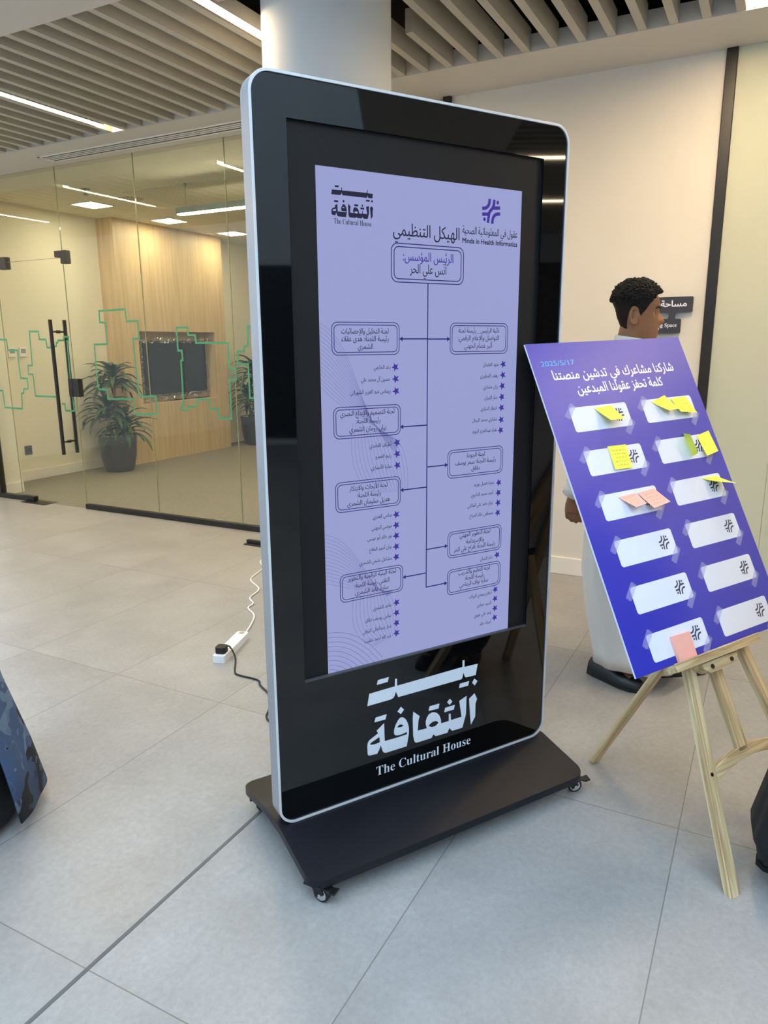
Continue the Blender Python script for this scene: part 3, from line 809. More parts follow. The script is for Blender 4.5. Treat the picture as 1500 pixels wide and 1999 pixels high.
# glass room behind
mb = MB(); mb.box(2.97, 9.0, 6.47, 6.65, 0, ZC)
struct('wall_left', mb, M['plaster_room'])
mb = MB(); mb.box(2.74, 2.97, 5.95, 6.65, 0, ZC)
struct('wall_left.001', mb, M['plaster_room'])
mb = MB(); mb.box(9.0, 9.2, 0.9, 6.65, 0, ZC)
struct('wall_back', mb, M['plaster_room'])
mb = MB(); mb.box(2.86, 9.0, 0.9, 1.05, 0, ZC)
struct('wall_side', mb, M['plaster_room'])
mb = MB(); mb.box(2.97, 4.70, 6.455, 6.47, 0, 0.112); mb.box(6.65, 9.0, 6.455, 6.47, 0, 0.112); mb.box(2.74, 2.97, 5.935, 5.95, 0, 0.112); mb.box(2.97, 2.985, 5.95, 6.455, 0, 0.112)
struct('baseboard_left', mb, M['skirting'], bevel=0.003)
mb = MB(); mb.box(XG + 0.1, 9.2, 0.9, 6.65, ZC, ZC + 0.1)
struct('ceiling.003', mb, M['room_ceiling'])
mb = MB(); mb.box(3.75, 6.2, 2.6, 5.0, ZC - 0.006, ZC)
struct('ceiling.004', mb, M['perforated'])
# oak feature wall with a niche for the screen
NX0, NX1, NZ0, NZ1 = 4.975, 6.412, 0.745, 1.652
mb = MB()
mb.box(4.70, NX0, 6.20, 6.468, 0, ZC); mb.box(NX1, 6.648, 6.20, 6.468, 0, ZC)
mb.box(NX0, NX1, 6.20, 6.468, 0, NZ0); mb.box(NX0, NX1, 6.20, 6.468, NZ1, ZC)
mb.box(NX0, NX1, 6.40, 6.468, NZ0, NZ1)
struct('wall_feature', mb, M['panel_wood'])

# atrium shell and lobby ends (seen in reflections)
mb = MB(); mb.box(-7.4, -7.2, Y0, Y1, 0, 6.6)
struct('wall_atrium', mb, M['atrium'])
mb = MB(); mb.box(-7.4, 3.0, Y0 - 0.2, Y0, 0, 6.6)
struct('wall_far', mb, M['atrium'])
mb = MB(); mb.box(-7.4, 3.0, Y1, Y1 + 0.2, 0, 6.6)
struct('wall_near', mb, M['atrium'])
mb = MB()
for i in range(6):
    a = -6.9 + i * 1.6
    mb.box(a, a + 1.3, Y0, Y0 + 0.03, 0.1, 2.6)
struct('window_9', mb, M['window_dark'])

# ================================================================= CEILING FITTINGS
def strip_light(y, x0, x1, label):
    t = thing('strip_light', label, 'ceiling light', (x0, y, ZC), 0, 'linear lights between the ceiling slats')
    mb = MB(); mb.box(0, x1 - x0, -0.028, 0.028, 0.004, 0.03)
    obj('diffuser', mb, M['strip_light'], t)
    mb = MB(); mb.box(0, x1 - x0, -0.0305, -0.0285, 0.0, 0.07); mb.box(0, x1 - x0, 0.0285, 0.0305, 0.0, 0.07); mb.box(0, x1 - x0, -0.0285, 0.0285, 0.032, 0.07)
    obj('housing', mb, M['slat'], t)
    for x in (0.3, x1 - x0 - 0.3):
        mb = MB(); mb.cyl((x, 0, 0.07), (x, 0, 0.6), 0.004, 8)
        obj('hanger', mb, M['void'], t)
    return t
ph = 0.006 + 0.1447 / 2
lab = {23: 'long linear light between the slats at the left edge of the photo', 10: 'linear light between the slats just left of the white column', -5: 'linear light between the slats at the upper right corner',
       36: 'linear light between the slats nearest the far left end wall', -18: 'linear light between the slats behind the viewpoint, seen reflected in the kiosk', -31: 'second linear light back from the easel, seen reflected in the kiosk', -44: 'third linear light back from the easel, seen reflected in the kiosk'}
strip_light(ph + 0.1447 * 49, 0.56, 1.90, 'linear light between the slats farthest to the left, seen only mirrored in the glass')
for k, l in lab.items():
    strip_light(ph + 0.1447 * k, 0.90, 2.06, l)

def slot_vent(y0, y1):
    t = thing('air_grille', 'long white slot air grille in the soffit above the glass wall', 'air vent', (2.50, y0, ZC))
    mb = MB(); W = 0.085
    mb.box(-W, -W + 0.016, 0, y1 - y0, -0.006, 0); mb.box(W - 0.016, W, 0, y1 - y0, -0.006, 0)
    mb.box(-W, W, 0, 0.02, -0.006, 0); mb.box(-W, W, y1 - y0 - 0.02, y1 - y0, -0.006, 0)
    obj('frame', mb, M['skirting'], t)
    mb = MB(); mb.box(-W + 0.016, W - 0.016, 0.02, y1 - y0 - 0.02, -0.001, 0)
    obj('slot_backing', mb, M['void'], t)
    mb = MB()
    for i in range(3): mb.box(-0.041 + i * 0.034, -0.027 + i * 0.034, 0.02, y1 - y0 - 0.02, -0.005, -0.001)
    obj('blades', mb, M['skirting'], t)
slot_vent(1.6, 4.52)

for i, (x, y, l) in enumerate([(4.05, 5.77, 'square ceiling light in the glass room nearest the door'), (5.23, 5.80, 'middle square ceiling light above the oak wall'), (6.43, 5.80, 'square ceiling light beyond the oak wall beside the kiosk edge'),
                               (4.05, 2.3, 'added unseen square ceiling light in the glass room behind the kiosk'), (5.23, 2.3, 'added unseen square ceiling light deep in the glass room behind the kiosk'), (7.6, 3.6, 'added unseen square ceiling light at the back of the glass room')]):  # these hidden panels are added to light the room more evenly
    t = thing('panel_light', l, 'ceiling light', (x, y, ZC), 0, 'square lights in the glass room ceiling')
    mb = MB(); mb.box(-0.145, 0.145, -0.145, 0.145, -0.008, -0.002)
    obj('diffuser', mb, M['panel_light'], t)
    mb = MB()
    for a, b, c, d in ((-0.165, 0.165, -0.165, -0.146), (-0.165, 0.165, 0.146, 0.165), (-0.165, -0.146, -0.146, 0.146), (0.146, 0.165, -0.146, 0.146)): mb.box(a, b, c, d, -0.009, -0.0005)
    obj('frame', mb, M['skirting'], t)

t = thing('pendant_light', 'grey linear pendant light hanging in the glass room', 'ceiling light', (3.72, 2.9, 2.675))
mb = MB(); mb.box(-0.035, 0.035, 0, 1.37, 0.008, 0.062)
obj('body', mb, M['pendant_body'], t, bevel=0.003)
mb = MB(); mb.box(-0.028, 0.028, 0.01, 1.36, -0.002, 0.0075)
obj('diffuser', mb, M['pendant_light'], t)
for y in (0.10, 1.27):
    mb = MB(); mb.cyl((0, y, 0.062), (0, y, ZC - 2.675), 0.0018, 8); mb.cyl((0, y, ZC - 2.675 - 0.03), (0, y, ZC - 2.675), 0.012, 16)
    obj('wire', mb, M['pendant_body'], t)
t = thing('sprinkler', 'small round sprinkler head on the glass room ceiling', 'sprinkler', (3.457, 5.19, ZC))
mb = MB(); mb.cyl((0, 0, -0.006), (0, 0, 0), 0.045, 24); mb.cyl((0, 0, -0.05), (0, 0, -0.006), 0.010, 12); mb.cyl((0, 0, -0.056), (0, 0, -0.05), 0.025, 16)
obj('head', mb, M['grey_plastic'], t, smooth=True)
mb = MB(); mb.lathe([(0.0, -0.008), (0.11, -0.008), (0.125, -0.002), (0.125, 0.0)], (4.02, 5.17, ZC), 40)
M['speaker'] = dotted_mat('speaker_grille', srgb(206, 202, 186), srgb(120, 118, 108))
o = obj('ceiling_speaker', mb, M['speaker'], smooth=True)
tag(o, 'round flush ceiling speaker between the square lights', 'speaker')

# ================================================================= GLASS ROOM CONTENTS
t = thing('television', 'wall screen still in clear wrapping inside the oak niche', 'television', (5.73, 6.32, 0.82))
mb = MB(); mb.box(-0.62, 0.62, 0.012, 0.055, 0, 0.715)
obj('casing', mb, M['black_plastic'], t, bevel=0.006)
mb = MB(); mb.box(-0.61, 0.61, 0.009, 0.012, 0.014, 0.705)
obj('screen', mb, M['tv_screen'], t)
mb = MB()
rnd = random.Random(3)
for z0, z1 in ((-0.055, 0.03), (0.69, 0.76)):
    n = 70; rows = 5; v = []; f = []
    for j in range(rows):
        for i in range(n):
            v.append((-0.66 + 1.32 * i / (n - 1), 0.002 - rnd.random() * 0.022, z0 + (z1 - z0) * j / (rows - 1) + rnd.uniform(-0.006, 0.006)))
    for j in range(rows - 1):
        for i in range(n - 1): f.append((j * n + i, j * n + i + 1, (j + 1) * n + i + 1, (j + 1) * n + i))
    mb.add(v, f)
for x0, x1 in ((-0.66, -0.60), (0.60, 0.66)):
    v = []; f = []; n = 26
    for j in range(n):
        for i in range(4): v.append((x0 + (x1 - x0) * i / 3, 0.002 - rnd.random() * 0.016, 0.0 + 0.72 * j / (n - 1)))
    for j in range(n - 1):
        for i in range(3): f.append((j * 4 + i, j * 4 + i + 1, (j + 1) * 4 + i + 1, (j + 1) * 4 + i))
    mb.add(v, f)
obj('clear_wrap', mb, M['wrap'], t, fix=False)
mb = MB()
for pts in (((-0.25, 0.03, 0.0), (-0.2, 0.02, -0.05), (-0.1, 0.0, -0.068), (0.02, 0.0, -0.065)), ((-0.12, 0.03, 0.0), (-0.05, 0.01, -0.055), (0.1, 0.0, -0.066), (0.3, 0.0, -0.064)), ((0.22, 0.03, 0.0), (0.16, 0.01, -0.05), (0.12, 0.0, -0.066), (-0.08, 0.0, -0.064)), ((0.35, 0.03, 0.0), (0.36, 0.02, -0.06), (0.5, 0.0, -0.066), (0.62, -0.01, -0.062))):
    P = [Vector(p) for p in pts]; q = []
    for i in range(len(P) - 1):
        for s in range(6): q.append(P[i].lerp(P[i + 1], s / 6))
    mb.tube(q + [P[-1]], 0.005, 8)
obj('cables', mb, M['rubber'], t, smooth=True)

for x, l in ((3.393, 'wall thermostat, left one of the pair on the cream wall'), (3.528, 'wall thermostat, right one of the pair on the cream wall')):
    t = thing('thermostat', l, 'thermostat', (x, 6.47, 1.415), 0, 'pair of thermostats')
    mb = MB(); mb.box(-0.043, 0.043, -0.018, 0, -0.05, 0.05)
    obj('case', mb, M['white_plastic'], t, bevel=0.004)
    mb = MB(); mb.box(-0.03, 0.03, -0.0195, -0.018, -0.012, 0.036)
    obj('display', mb, M['grey_plastic'], t)
t = thing('wall_socket', 'square dark wall socket low on the cream wall', 'socket', (3.46, 6.47, 0.34))
mb = MB(); mb.box(-0.045, 0.045, -0.010, 0, -0.05, 0.05)
obj('plate', mb, M['grey_plastic'], t, bevel=0.003)
t.children[0].data.materials[0] = M['sign_navy']
mb = MB(); mb.box(-0.03, 0.03, -0.013, -0.010, -0.02, 0.02)
obj('socket_face', mb, M['black_plastic'], t, bevel=0.002)


def leaf(mb, base, az, L, W, rise, droop, roll=0.0):
    n = 8; v = []; f = []
    d = Vector((cos(az), sin(az), 0)); s = Vector((-sin(az), cos(az), 0))
    p = Vector(base); el = rise
    for i in range(n + 1):
        t = i / n
        w = W * (sin(pi * min(1, 0.12 + 0.88 * t)) ** 0.75) * (1 - 0.25 * t) + 0.003 if i < n else 0.001
        up = Vector((-d.x * sin(el), -d.y * sin(el), cos(el)))
        sd = (s * cos(roll) + up * sin(roll))
        v += [p - sd * w / 2 + up * w * 0.18, p.copy(), p + sd * w / 2 + up * w * 0.18]
        p = p + (d * cos(el) + Vector((0, 0, 1)) * sin(el)) * (L / n)
        el -= droop / n
    for i in range(n):
        a = 3 * i
        f += [(a, a + 1, a + 4, a + 3), (a + 1, a + 2, a + 5, a + 4)]
    mb.add(v, f)


def dracaena(loc, label, seed, group):
    r_ = random.Random(seed)
    t = thing('potted_plant', label, 'plant', loc, 0, group)
    mb = MB(); mb.lathe([(0.0, 0.0), (0.155, 0.0), (0.168, 0.01), (0.205, 0.18), (0.222, 0.40), (0.225, 0.425), (0.212, 0.428), (0.206, 0.40), (0.19, 0.385), (0.0, 0.385)], (0, 0, 0), 48)
    obj('pot', mb, M['pot'], t, smooth=True)
    mb = MB()
    for i in range(150):
        a = r_.uniform(0, 2 * pi); q = 0.195 * sqrt(r_.random())
        mb.ico((q * cos(a), q * sin(a), 0.398 + r_.uniform(-0.006, 0.014)), r_.uniform(0.012, 0.021), 1, (1, r_.uniform(0.7, 1), 0.7))
    o = obj('pebbles', mb, M['pebble'], t, smooth=True); o['kind'] = 'stuff'
    heads = []
    mb = MB()
    for (x, y, h) in ((0.02, 0.01, 1.08), (-0.05, 0.06, 0.72), (0.07, -0.06, 0.52)):
        mb.tube([(x * 0.6, y * 0.6, 0.37), (x, y, 0.37 + (h - 0.37) * 0.5), (x * 1.1, y * 1.1, h)], [0.022, 0.019, 0.016], 12)
        heads.append((x * 1.1, y * 1.1, h))
    obj('stem', mb, M['stem'], t, smooth=True)
    for hi, (x, y, h) in enumerate(heads):
        mb = MB()
        n = 44 if hi == 0 else 34
        for i in range(n):
            q = i / n
            leaf(mb, (x, y, h - 0.10 + 0.16 * q), i * 2.39996 + r_.uniform(-0.25, 0.25), r_.uniform(0.34, 0.50) * (1.0 - 0.15 * q), r_.uniform(0.060, 0.082), 0.15 + 1.05 * q + r_.uniform(-0.15, 0.15), r_.uniform(1.2, 2.0), r_.uniform(-0.25, 0.25))
        for i, p in enumerate(mb.v):                     # leaves bend along the walls they touch
            x_, y_ = p[0] + loc[0], p[1] + loc[1]
            y_ = min(y_, 6.44)
            if 4.66 < x_ < 6.69 and y_ > 6.16:
                if x_ < 4.9: x_ = min(x_, 4.67)
                else: x_ = max(x_, 6.68)
            mb.v[i] = (x_ - loc[0], y_ - loc[1], p[2])
        obj('foliage', mb, M['leaf'], t, smooth=True, fix=False)
    return t
dracaena((4.375, 6.06, 0), 'tall leafy plant in dark pot left of the oak wall', 4, 'dracaenas in charcoal pots')
dracaena((7.05, 6.04, 0), 'leafy plant in dark pot right of the oak wall, half hidden by kiosk', 11, 'dracaenas in charcoal pots')

# ================================================================= KIOSK
KA = radians(-31.716)
KZ = 0.1202
kiosk = thing('digital_kiosk', 'tall black double logo totem with lit lavender org chart screen on wheels', 'kiosk', (0, 0, 0), KA)
W, H = 0.5, 1.9717
outer = rounded(-W, W, KZ, KZ + H, 0.052, 12)
inner = rounded(-W + 0.0065, W - 0.0065, KZ + 0.0065, KZ + H - 0.0065, 0.047, 12)
RX0, RX1, RZ0, RZ1 = -0.4064, 0.4051, KZ + 0.4274, KZ + 1.8739
mb = MB()
mb.prism(outer, lambda x, z, d: (x, d, z), 0.052, holes=[inner])
obj('frame', mb, M['silver'], kiosk, smooth=True)
mb = MB()
mb.prism(outer, lambda x, z, d: (x, d - 0.0026, z), 0.0026, holes=[inner])
obj('front_rim', mb, M['rim'], kiosk, bevel=0.001, smooth=True)
mb = MB()
rec = [(RX0, RZ0), (RX1, RZ0), (RX1, RZ1), (RX0, RZ1)]
mb.prism(inner, lambda x, z, d: (x, 0.0022 + d, z), 0.004, holes=[rec])
obj('front_glass', mb, M['kiosk_glass'], kiosk)
mb = MB(); mb.prism(inner, lambda x, z, d: (x, 0.046 + d, z), 0.004)
obj('back_glass', mb, M['kiosk_glass'], kiosk)
mb = MB()
mb.box(RX0, RX1, 0.0125, 0.044, RZ0, RZ1)
bez = obj('bezel', mb, M['bezel'], kiosk)
mb = MB()
e = 0.004
mb.box(RX0 - e, RX0, 0.0064, 0.03, RZ0 - e, RZ1 + e); mb.box(RX1, RX1 + e, 0.0064, 0.03, RZ0 - e, RZ1 + e); mb.box(RX0, RX1, 0.0064, 0.03, RZ1, RZ1 + e)
obj('recess_lining', mb, M['recess'], kiosk)
mb = MB(); mb.beam((RX0, 0.0075, RZ0 - 0.0015), (RX1, 0.0075, RZ0 - 0.0015), 0.011, 0.004, (0, 1, 0))
obj('recess_sill', mb, M['recess_edge'], kiosk)
DX0, DX1, DZ0, DZ1 = -0.3288, 0.3346, KZ + 0.4274, KZ + 1.7800
mb = MB(); mb.box(DX0, DX1, 0.0118, 0.0126, DZ0 + 0.001, DZ1)
disp = obj('display', mb, M['display'], kiosk)

YT = 0.0114


def scr(x, z): return (x, YT, z)


mb = MB()          # writing and chart on the screen; 0 dark, 1 navy, 2 purple
for s, x0, x1, z, em, c in TEXTS:
    put_text(mb, s, x0, x1, z + (0.006 if em == 0.045 else 0), em, scr, {'k': 0, 'b': 0, 'p': 2}[c], bold=0.022 if c == 'b' else 0.010, res=3)
put_text(mb, serif('The Cultural House'), SLOGO[5][0], SLOGO[6][0], SLOGO[6][1] - 0.0008, 0.0185, scr, 0, bold=-0.004, res=3)


def logo(mb, place, mi=0):
    HO = {'lthqa': ['qhole'], 'fa': ['fhole', 'thole']}
    for k, pts in LOGO.items():
        if k in ('qhole', 'fhole', 'thole'): continue
        loops = [pts] + [LOGO[h] for h in HO.get(k, [])]
        mb.add([place(*p) for l in loops for p in l], tess(loops), mi)


_k = (SLOGO[1][0] - SLOGO[0][0]) / 0.415
_z0 = SLOGO[2][1] - 0.001
logo(mb, lambda x, z: (SLOGO[0][0] + (x + 0.2095) * _k, YT, _z0 + (z - LOGO['fa'][0][1]) * _k), 0)


def emblem_strokes():
    c = (0.2224, 1.8365)
    def sm(p):
        out = []
        for i in range(len(p) - 1):
            for s in range(4):
                t = s / 4
                p0, p1, p2, p3 = p[max(i - 1, 0)], p[i], p[i + 1], p[min(i + 2, len(p) - 1)]
                out.append(tuple(0.5 * (2 * p1[j] + (p2[j] - p0[j]) * t + (2 * p0[j] - 5 * p1[j] + 4 * p2[j] - p3[j]) * t * t + (3 * p1[j] - p0[j] - 3 * p2[j] + p3[j]) * t**3) for j in (0, 1)))
        return out + [p[-1]]
    L = [[(q[0] - c[0], q[1] - c[1]) for q in sm(EMB[k])] for k in ('s1', 's2', 's2a', 's2b', 's3')]
    return L, [(q[0] - c[0], q[1] - c[1]) for q in EMB['p']]


EML, EMP = emblem_strokes()


def emblem(mb, cx, cz, k, place, mi=0, w=0.0092):
    for j, l in enumerate(EML):
        v, f = ribbon(l, w)
        mb.add([place(cx + p[0] * k, cz + p[1] * k) for p in v], f, mi)
    for q in EMP:
        pts = [(q[0] + 0.0047 * cos(2 * pi * i / 14), q[1] + 0.0053 * sin(2 * pi * i / 14)) for i in range(14)]
        mb.add([place(cx + p[0] * k, cz + p[1] * k) for p in pts], [tuple(range(14))], mi)


emblem(mb, 0.2224, 1.8365, 1.0, scr, 2)
for x0, x1, z0, z1 in BOXES:
    big = (x1 - x0) > 0.23
    r = 0.019 if big else 0.0165
    w = 0.0026 if big else 0.0021
    for ins in (0.0, 0.0068 if not big else 0.0085):
        pts = rounded(x0 + ins, x1 - ins, z0 + ins, z1 - ins, r - ins * 0.6, 6)
        v, f = ribbon(pts, w, True)
        mb.add([scr(*p) for p in v], f, 1)
xt = (TRUNK[0][0] + TRUNK[1][0]) / 2
for a, b in ARROWS:
    a = (xt, a[1])
    zz = (a[1] + b[1]) / 2
    s = 1 if b[0] > a[0] else -1
    mb.add([scr(a[0], zz - 0.0017), scr(b[0] - s * 0.008, zz - 0.0017), scr(b[0] - s * 0.008, zz + 0.0017), scr(a[0], zz + 0.0017)], [(0, 1, 2, 3)], 1)
    mb.add([scr(b[0] - s * 0.0105, zz - 0.0068), scr(b[0], zz), scr(b[0] - s * 0.0105, zz + 0.0068)], [(0, 1, 2)], 1)
xt = (TRUNK[0][0] + TRUNK[1][0]) / 2
mb.add([scr(xt - 0.0017, TRUNK[1][1] - 0.001), scr(xt + 0.0017, TRUNK[1][1] - 0.001), scr(xt + 0.0017, TRUNK[0][1]), scr(xt - 0.0017, TRUNK[0][1])], [(0, 1, 2, 3)], 1)
for x, z in STARS:
    pts = []
    for i in range(10):
        a = pi + i * pi / 5 + 0.08
        r = 0.0125 if i % 2 == 0 else 0.0056
        pts.append((x + r * cos(a), z + r * sin(a)))
    mb.add([scr(*p) for p in pts], tess([pts]), 2)
obj('screen_writing', mb, [M['ink_dark'], M['ink_navy'], M['ink_purple']], disp, fix=False)
# thin wave lines behind the chart
YW = 0.0116
mb = MB()


def wave(pa, pb, n, w=0.0009):
    """n curves blended between two control polygons of four points."""
    for i in range(n):
        t = i / (n - 1)
        P = [Vector(pa[k]).lerp(Vector(pb[k]), t) for k in range(4)]
        pts = []
        for s in range(25):
            u = s / 24; q = 1 - u
            p = P[0] * q**3 + P[1] * 3 * q * q * u + P[2] * 3 * q * u * u + P[3] * u**3
            if DX0 < p.x < DX1 and DZ0 < p.y < DZ1: pts.append((p.x, p.y))
        if len(pts) > 2:
            v, f = ribbon(pts, w)
            mb.add([(p[0], YW, p[1]) for p in v], f)


xl = DX0 + 0.001
wave([(xl, 1.525), (-0.21, 1.46), (-0.24, 1.30), (-0.10, 1.17)], [(xl, 1.36), (-0.27, 1.30), (-0.20, 1.27), (-0.085, 1.20)], 16)
wave([(-0.235, 1.26), (-0.25, 1.17), (-0.24, 1.10), (-0.17, 1.06)], [(-0.12, 1.22), (-0.065, 1.20), (-0.055, 1.12), (-0.06, 1.055)], 15)
wave([(xl, 0.96), (-0.23, 0.93), (-0.22, 0.83), (-0.13, 0.745)], [(xl, 0.82), (-0.27, 0.80), (-0.2, 0.77), (-0.11, 0.76)], 14)
wave([(-0.23, 0.80), (-0.27, 0.70), (-0.24, 0.62), (-0.17, 0.60)], [(-0.13, 0.76), (-0.10, 0.72), (-0.09, 0.66), (-0.10, 0.62)], 12)
wave([(xl, 0.672), (-0.27, 0.67), (-0.20, 0.64), (-0.13, 0.53)], [(xl, 0.56), (-0.31, 0.56), (-0.29, 0.55), (-0.26, 0.52)], 9, 0.0014)
obj('screen_wave_lines', mb, M['ink_wave'], disp, fix=False)

# white logo on the lower glass
mb = MB()
logo(mb, lambda x, z: (x, 0.0016, z))
put_text(mb, serif('The Cultural House'), TCH[0][0], TCH[1][0], TCH[0][1] - 0.001, 0.044, lambda x, z: (x, 0.0016, z), 0, bold=-0.008, res=8)
obj('logo_lettering', mb, M['vinyl_white'], kiosk, fix=False)

# stand: a plate with two sloping faces on four castors
def stand():
    mb = MB()
    yf, yb, hw, r = -0.212, 0.318, 0.503, 0.045
    ztop = lambda y: 0.122 - 0.046 * max(0.0, (0.004 - y) / 0.216) if y < 0.004 else (0.122 if y < 0.106 else 0.122 - 0.040 * (y - 0.106) / 0.212)
    ys = [yf + r - r * cos(radians(a)) for a in range(0, 91, 10)] + [-0.10, 0.0039, 0.0041, 0.055, 0.1059, 0.1061, 0.2] + [yb - r + r * sin(radians(a)) for a in range(0, 91, 10)]
    def half(y):
        if y < yf + r: c = yf + r - y
        elif y > yb - r: c = y - (yb - r)
        else: return hw
        return hw - r + sqrt(max(0, r * r - c * c))
    v = []; f = []
    nx = 9
    for y in ys:
        h = half(y)
        for zz in (ztop(y), ztop(y) - 0.024):
            for i in range(nx): v.append((-h + 2 * h * i / (nx - 1), y, zz))
    st = 2 * nx
    for j in range(len(ys) - 1):
        for i in range(nx - 1):
            a = j * st + i
            f.append((a, a + 1, a + st + 1, a + st))
            f.append((a + nx, a + nx + st, a + nx + st + 1, a + nx + 1))
        for i in (0, nx - 1):
            a = j * st + i
            f.append((a, a + st, a + st + nx, a + nx))
    for j in (0, len(ys) - 1):
        for i in range(nx - 1):
            a = j * st + i
            f.append((a, a + nx, a + nx + 1, a + 1))
    mb.add(v, f)
    return mb
obj('stand_plate', stand(), M['base_black'], kiosk, smooth=True, angle=14)


def castor(x, y, az, out):
    c, s = cos(az), sin(az)
    R = lambda p: (x + p[0] * c - p[1] * s, y + p[0] * s + p[1] * c, p[2])
    mb = MB()
    mb.box(-0.028, 0.028, -0.028, 0.028, 0.052, 0.057); mb.cyl((0, 0, 0.045), (0, 0, 0.053), 0.016, 20)
    for q in (-0.0135, 0.0135): mb.beam((0.0, q, 0.049), (0.016, q, 0.02), 0.026, 0.003, (1, 0, 0.5))
    mb.box(-0.012, 0.018, -0.0135, 0.0135, 0.044, 0.049)
    mb.v = [R(p) for p in mb.v]
    root = obj('castor', mb, M['rubber'], kiosk, bevel=0.001)
    mb = MB(); mb.cyl((0.016, -0.010, 0.0235), (0.016, 0.010, 0.0235), 0.0235, 28)
    mb.v = [R(p) for p in mb.v]; obj('wheel', mb, M['rubber'], root, smooth=True)
    for q in (-0.0112, 0.0112):
        mb = MB(); mb.cyl((0.016, q - 0.0004, 0.0235), (0.016, q + 0.0004, 0.0235), 0.0175, 24); mb.cyl((0.016, q * 1.3 - 0.003, 0.0235), (0.016, q * 1.3 + 0.003, 0.0235), 0.005, 12)
        mb.v = [R(p) for p in mb.v]; obj('hub', mb, M['chrome'], root, smooth=True)
    mb = MB(); mb.beam((0.015, 0, 0.048), (out, 0, 0.036), 0.026, 0.005, (0, 1, 0)); mb.beam((out - 0.008, 0, 0.0375), (out + 0.010, 0, 0.042), 0.028, 0.005, (0, 1, 0))
    mb.v = [R(p) for p in mb.v]; obj('brake_lever', mb, M['black_plastic'], root, bevel=0.001)
castor(-0.468, -0.176, radians(-60), 0.052)
castor(0.468, -0.172, radians(-20), 0.058)
castor(-0.465, 0.275, radians(-15), 0.05)
castor(0.468, 0.285, radians(40), 0.05)

# ================================================================= POWER STRIP AND CABLE
t = thing('power_strip', 'white multi socket power strip on the floor left of the kiosk', 'power strip', (0.720, 1.378, 0), radians(16.3))
mb = MB(); mb.prism(rounded(-0.155, 0.155, -0.030, 0.030, 0.009, 5), lambda x, z, d: (x, z, 0.036 - d), 0.036)
obj('casing', mb, M['white_plastic'], t, bevel=0.003)
for i in range(4):
    mb = MB()
    x = -0.115 + 0.060 * i
    for dx, dy, a, b in ((0.012, 0.0, 0.007, 0.0035), (-0.010, -0.011, 0.0035, 0.006), (-0.010, 0.011, 0.0035, 0.006)):
        mb.box(x + dx - a / 2, x + dx + a / 2, dy - b / 2, dy + b / 2, 0.0355, 0.0364)
    obj('socket', mb, M['grey_plastic'], t)
mb = MB(); mb.box(0.122, 0.145, -0.012, 0.012, 0.035, 0.0385)
obj('switch', mb, M['grey_plastic'], t, bevel=0.001)


def smooth_path(P, k=6):
    P = [Vector(p) for p in P]; out = []
    for i in range(len(P) - 1):
        p0, p1, p2, p3 = P[max(i - 1, 0)], P[i], P[i + 1], P[min(i + 2, len(P) - 1)]
        for s in range(k):
            u = s / k
            out.append(0.5 * (2 * p1 + (p2 - p0) * u + (2 * p0 - 5 * p1 + 4 * p2 - p3) * u * u + (3 * p1 - p0 - 3 * p2 + p3) * u**3))
    return out + [P[-1]]


loc = t.location.copy(); ca, sa = cos(-radians(16.3)), sin(-radians(16.3))
def to_strip(x, y, z):
    x -= loc.x; y -= loc.y
    return (x * ca - y * sa, x * sa + y * ca, z)
cord = [(0.862, 1.420, 0.018), (0.909, 1.44, 0.007), (1.129, 1.552, 0.005), (1.223, 1.667, 0.005), (1.300, 1.690, 0.005), (1.371, 1.769, 0.005), (1.522, 1.817, 0.005), (1.651, 1.98, 0.005), (1.827, 2.036, 0.005), (1.904, 2.073, 0.005), (2.027, 2.18, 0.005), (2.18, 2.16, 0.005), (2.40, 2.2, 0.005), (2.52, 2.0, 0.005)]
mb = MB(); mb.tube(smooth_path([to_strip(*p) for p in cord]), 0.0045, 10)
obj('cord', mb, M['white_plastic'], t, smooth=True)
t = thing('power_cable', 'black plug and power cable running from the strip to the kiosk', 'cable', (0.615, 1.350, 0.037), radians(16.3))
mb = MB(); mb.prism(rounded(-0.026, 0.026, -0.025, 0.025, 0.012, 6), lambda x, z, d: (x, z, 0.030 - d), 0.0295)
obj('plug', mb, M['rubber'], t, bevel=0.005, smooth=True)
loc = t.location.copy()
def to_cab(x, y, z):
    x -= loc.x; y -= loc.y
    return (x * ca - y * sa, x * sa + y * ca, z - 0.037)
cord = [(0.640, 1.345, 0.052), (0.668, 1.345, 0.045), (0.640, 1.290, 0.010), (0.530, 1.205, 0.0045), (0.505, 1.165, 0.0045), (0.503, 1.055, 0.0045), (0.464, 1.01, 0.0045), (0.420, 0.935, 0.0045), (0.355, 0.870, 0.0045), (0.290, 0.838, 0.0045), (0.247, 0.815, 0.0045), (0.225, 0.770, 0.0045), (0.27, 0.70, 0.0045), (0.25, 0.55, 0.0045), (0.12, 0.42, 0.0045), (0.01, 0.34, 0.02), (-0.03, 0.25, 0.14), (-0.06, 0.13, 0.22), (-0.082, 0.117, 0.24)]
mb = MB(); mb.tube(smooth_path([to_cab(*p) for p in cord]), 0.0040, 10)
obj('cord', mb, M['rubber'], t, smooth=True)
t = thing('floor_stand', 'low dark metal base on the floor behind the kiosk left edge', 'stand base', (2.36, 2.36, 0), radians(80))
mb = MB(); mb.box(-0.20, 0.18, -0.05, 0.05, 0.0, 0.008)
obj('base_plate', mb, M['black_metal'], t, bevel=0.002)
mb = MB(); mb.box(-0.20, 0.10, -0.016, 0.016, 0.008, 0.032)
obj('upright_foot', mb, M['black_metal'], t, bevel=0.003)
t.rotation_euler.z = radians(-92)

